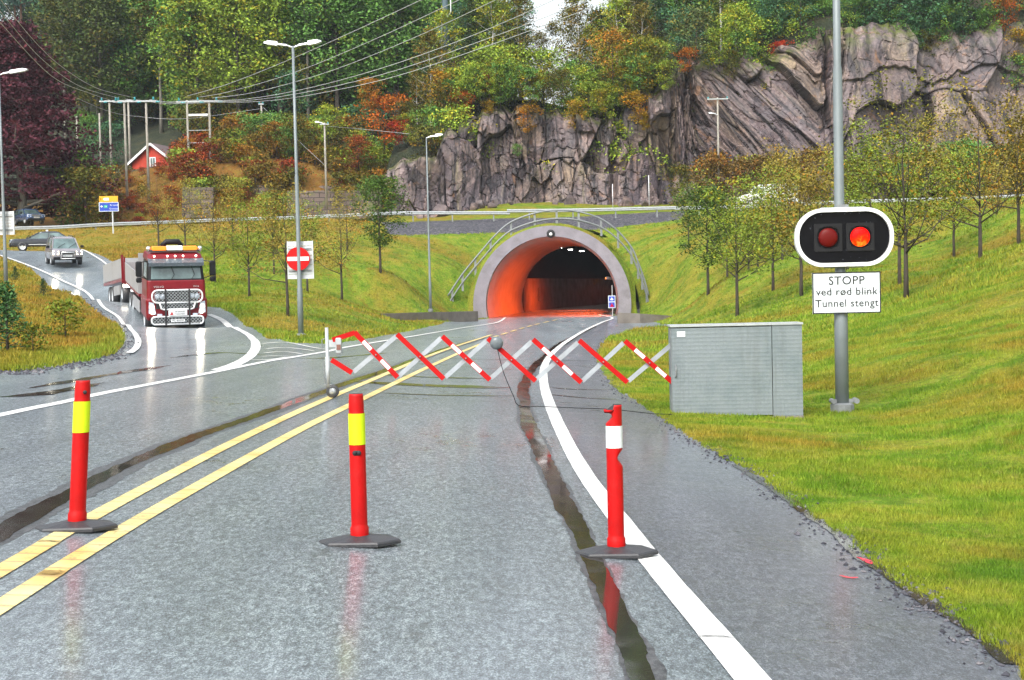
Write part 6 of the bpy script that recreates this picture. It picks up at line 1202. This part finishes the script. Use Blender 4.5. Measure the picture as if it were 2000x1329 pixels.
# ---------- cars
def car(name, px, py, s, yaw, label, cat, paint_m, L=4.4, hw=.88, hood=.95, hgt=1.65, roofy=(.35, 1.9), wy=(-1.35, 1.3), lamps=True, kind='suv', slope=0, plate="AB 12345"):
    p = W(px, py, F/s); z = h1(p.x, p.y); root = empty(name, (p.x, p.y, max(z, p.z-.3)+.03), 0, label, cat); root.rotation_euler = (Matrix.Rotation(yaw, 3, 'Z')@Matrix.Rotation(slope, 3, 'X')).to_euler(); f_ = -L/2; b_ = L/2
    cl_ = f_+.95 if kind == 'suv' else f_+1.15                     # base of windscreen
    m = MB(); m.s = False; loft_z(m, [(.32, hw*.93, f_+.12, b_-.1, .2), (.42, hw, f_+.02, b_-.02, .25), (.62, hw*1.01, f_, b_, .28), (.80, hw*1.0, f_+.04, b_-.02, .28), (hood*.97-.05, hw*.95, f_+.16, b_-.06, .26), (hood, hw*.88, f_+.34, b_-.1, .24)]); m.build("body", paint_m, root)
    rf0, rf1 = cl_+(.72 if kind == 'suv' else .95), b_-(.25 if kind == 'suv' else 1.15); rb = b_-(.10 if kind == 'suv' else .45)
    m = MB(); loft_z(m, [(hood-.02, hw*.88, cl_, rb, .12), (hgt-.10, hw*.70, rf0, rf1, .12)]); m.build("windows", m_glassd, root)
    m = MB(); loft_z(m, [(hgt-.11, hw*.71, rf0-.02, rf1+.02, .14), (hgt-.04, hw*.69, rf0+.06, rf1-.04, .16), (hgt, hw*.58, rf0+.25, rf1-.2, .18)]); m.build("roof", paint_m, root)
    for sd in (-1, 1):
        m = MB()
        for ya, yb_ in ((cl_, rf0), (cl_+(rb-cl_)*.5, rf0+(rf1-rf0)*.5), (rb-.02, rf1-.02)): m.bar((sd*hw*.875, ya+.02, hood-.02), (sd*hw*.705, yb_, hgt-.09), .07, .05, (0, 1, 0))
        m.build("pillar", paint_m, root)
        m = MB(); m.box(sd*(hw+.11)-.10, sd*(hw+.11)+.10, cl_+.25, cl_+.36, hood+.02, hood+.18, .03); m.build("mirror", m_blk, root)
        m = MB(); m.add([(sd*hw*.97, f_+.10, .66), (sd*hw*.58, f_-.005, .66), (sd*hw*.56, f_+.10, .86), (sd*hw*.95, f_+.22, .88)], [(0, 1, 2, 3) if sd < 0 else (3, 2, 1, 0)])
        m.add([(sd*hw*.975, f_+.085, .66), (sd*hw*.58, f_-.02, .66), (sd*hw*.56, f_+.07, .86), (sd*hw*.955, f_+.19, .88)], [(0, 1, 2, 3)]); m.build("headlight", m_head if lamps else m_lamp_glass, root)
        if lamps: spot(root, (sd*hw*.75, f_-.1, .75), 20)
        for y_ in wy: 
            wheel(root, sd*(hw-.10), y_, .34, .22, m_alu, .68)
    MB().box(-hw*.5, hw*.5, f_-.015, f_+.05, .68, .86).build("grille", m_grill, root); g_ = LAST[0]; MB().box(-hw*.5, hw*.5, f_-.03, f_-.016, .75, .775).box(-hw*.5, hw*.5, f_-.03, f_-.016, .81, .835).build("chrome_bar", m_chrome, g_)
    MB().box(-hw*.93, hw*.93, f_-.02, f_+.12, .34, .52, .03).build("bumper", m_blk, root); MB().box(-.26, .26, f_-.045, f_-.03, .54, .65).build("licence_plate", m_reflw, root); text("lettering", plate, .10, m_ink, LAST[0], (0, f_-.05, .595))
    for x_ in (-.45, .2): MB().bar((x_, cl_+.02, hood+.05), (x_+.45, cl_+.28, hood+.30), .02, .02).build("wiper", m_blk, root)
    return root
suv = car("suv", 124, 512, 31.5, R(24), "dark grey compact suv with lit headlights following the truck down the ramp", "car", m_charc, 4.4, .90, 1.02, 1.72, slope=R(3), plate="DE 57215")
m = MB(); m.s = True; m.tube([(-.42, -2.28, .42), (-.34, -2.32, .80), (.34, -2.32, .80), (.42, -2.28, .42), (-.42, -2.28, .42)], .03, 8); m.build("front_guard", m_chrome, suv)
for sd in (-1, 1): m = MB(); m.s = True; m.tube([(sd*.55, -.2, 1.72), (sd*.55, -.1, 1.78), (sd*.55, 1.6, 1.78), (sd*.55, 1.7, 1.72)], .02, 6); m.build("roof_rail", m_blk, suv)
taxi = car("taxi", 84, 487, 26, R(-72), "black taxi sedan with pale side lettering turning at the top of the ramp", "taxi", m_navy, 4.7, .88, .92, 1.46, lamps=False, kind='sedan', wy=(-1.45, 1.4), plate="ZD 20118")
m = MB(); m.box(-.22, .22, .25, .42, 1.46, 1.60, .03); m.build("roof_lamp", m_white_p, taxi)
q_ = text("side_lettering", "TAXI", .46, m_alu, taxi, (-.90, .1, .72), 1.9, rz=R(-90)); MB().box(-.905, -.893, -1.0, 1.3, .45, .50).build("side_stripe", m_alu, taxi); MB().box(.893, .905, -1.0, 1.3, .45, .50).build("side_stripe", m_alu, taxi)
car("parked_car", 56, 434, 20.9, R(38), "blue grey car parked under the copper beech behind the guardrail", "car", m_blue2, 4.2, .85, .95, 1.5, lamps=False, kind='suv', plate="DK 33190")
# white van on the upper road behind the saplings
vn = W(1498, 400, F/21.4); vz = max(h1(vn.x, vn.y), vn.z-.3); van = empty("white_van", (vn.x, vn.y, vz), R(-88), "white van on the upper road glimpsed through the sapling leaves", "van")
m = MB(); loft_z(m, [(.45, .95, -2.7, 2.7, .15), (.95, .97, -2.75, 2.72, .2), (1.1, .96, -2.5, 2.72, .2), (1.25, .95, -1.9, 2.7, .2), (1.95, .86, -1.2, 2.65, .2), (2.1, .75, -.9, 2.5, .2)]); m.build("body", m_white_p, van)
for sd in (-1, 1):
    MB().box(sd*.93-.03, sd*.93+.03, -1.45, -.5, 1.3, 1.75).build("side_window", m_glassd, van)
    for y_ in (-1.7, 1.7): wheel(van, sd*.85, y_, .34, .22)
ws(MB(), 1.28, 1.9, .8, .72, -1.88, -1.25, .03).build("windscreen", m_glassd, van)
# white picket fence far left
m = MB(); fp = [W(x, 433, F/20.2) for x in (-60, 60)]
for z_ in (.3, .75): m.bar(fp[0]+Vector((0, 0, z_)), fp[1]+Vector((0, 0, z_)), .06, .08)
for i in range(34): a_ = fp[0].lerp(fp[1], i/33); m.bar(a_+Vector((0, -.05, 0)), a_+Vector((0, -.05, 1.05)), .07, .03, (0, 1, 0))
tag(m.build("picket_fence", m_white_p), "white picket fence under the copper beech", "fence")

# ================================================================ MISTY AIR
hz = MB().box(-420, 420, -60, 640, -45, 210).build("haze", new_mat("thin_mist")[0]); hz['kind'] = 'stuff'
m = hz.data.materials[0]; t = m.node_tree; t.nodes.clear(); o_ = t.nodes.new('ShaderNodeOutputMaterial'); v_ = t.nodes.new('ShaderNodeVolumePrincipled'); v_.inputs['Color'].default_value = (.80, .88, .95, 1); v_.inputs['Density'].default_value = .00021; v_.inputs['Anisotropy'].default_value = .2
t.links.new(v_.outputs[0], o_.inputs['Volume'])
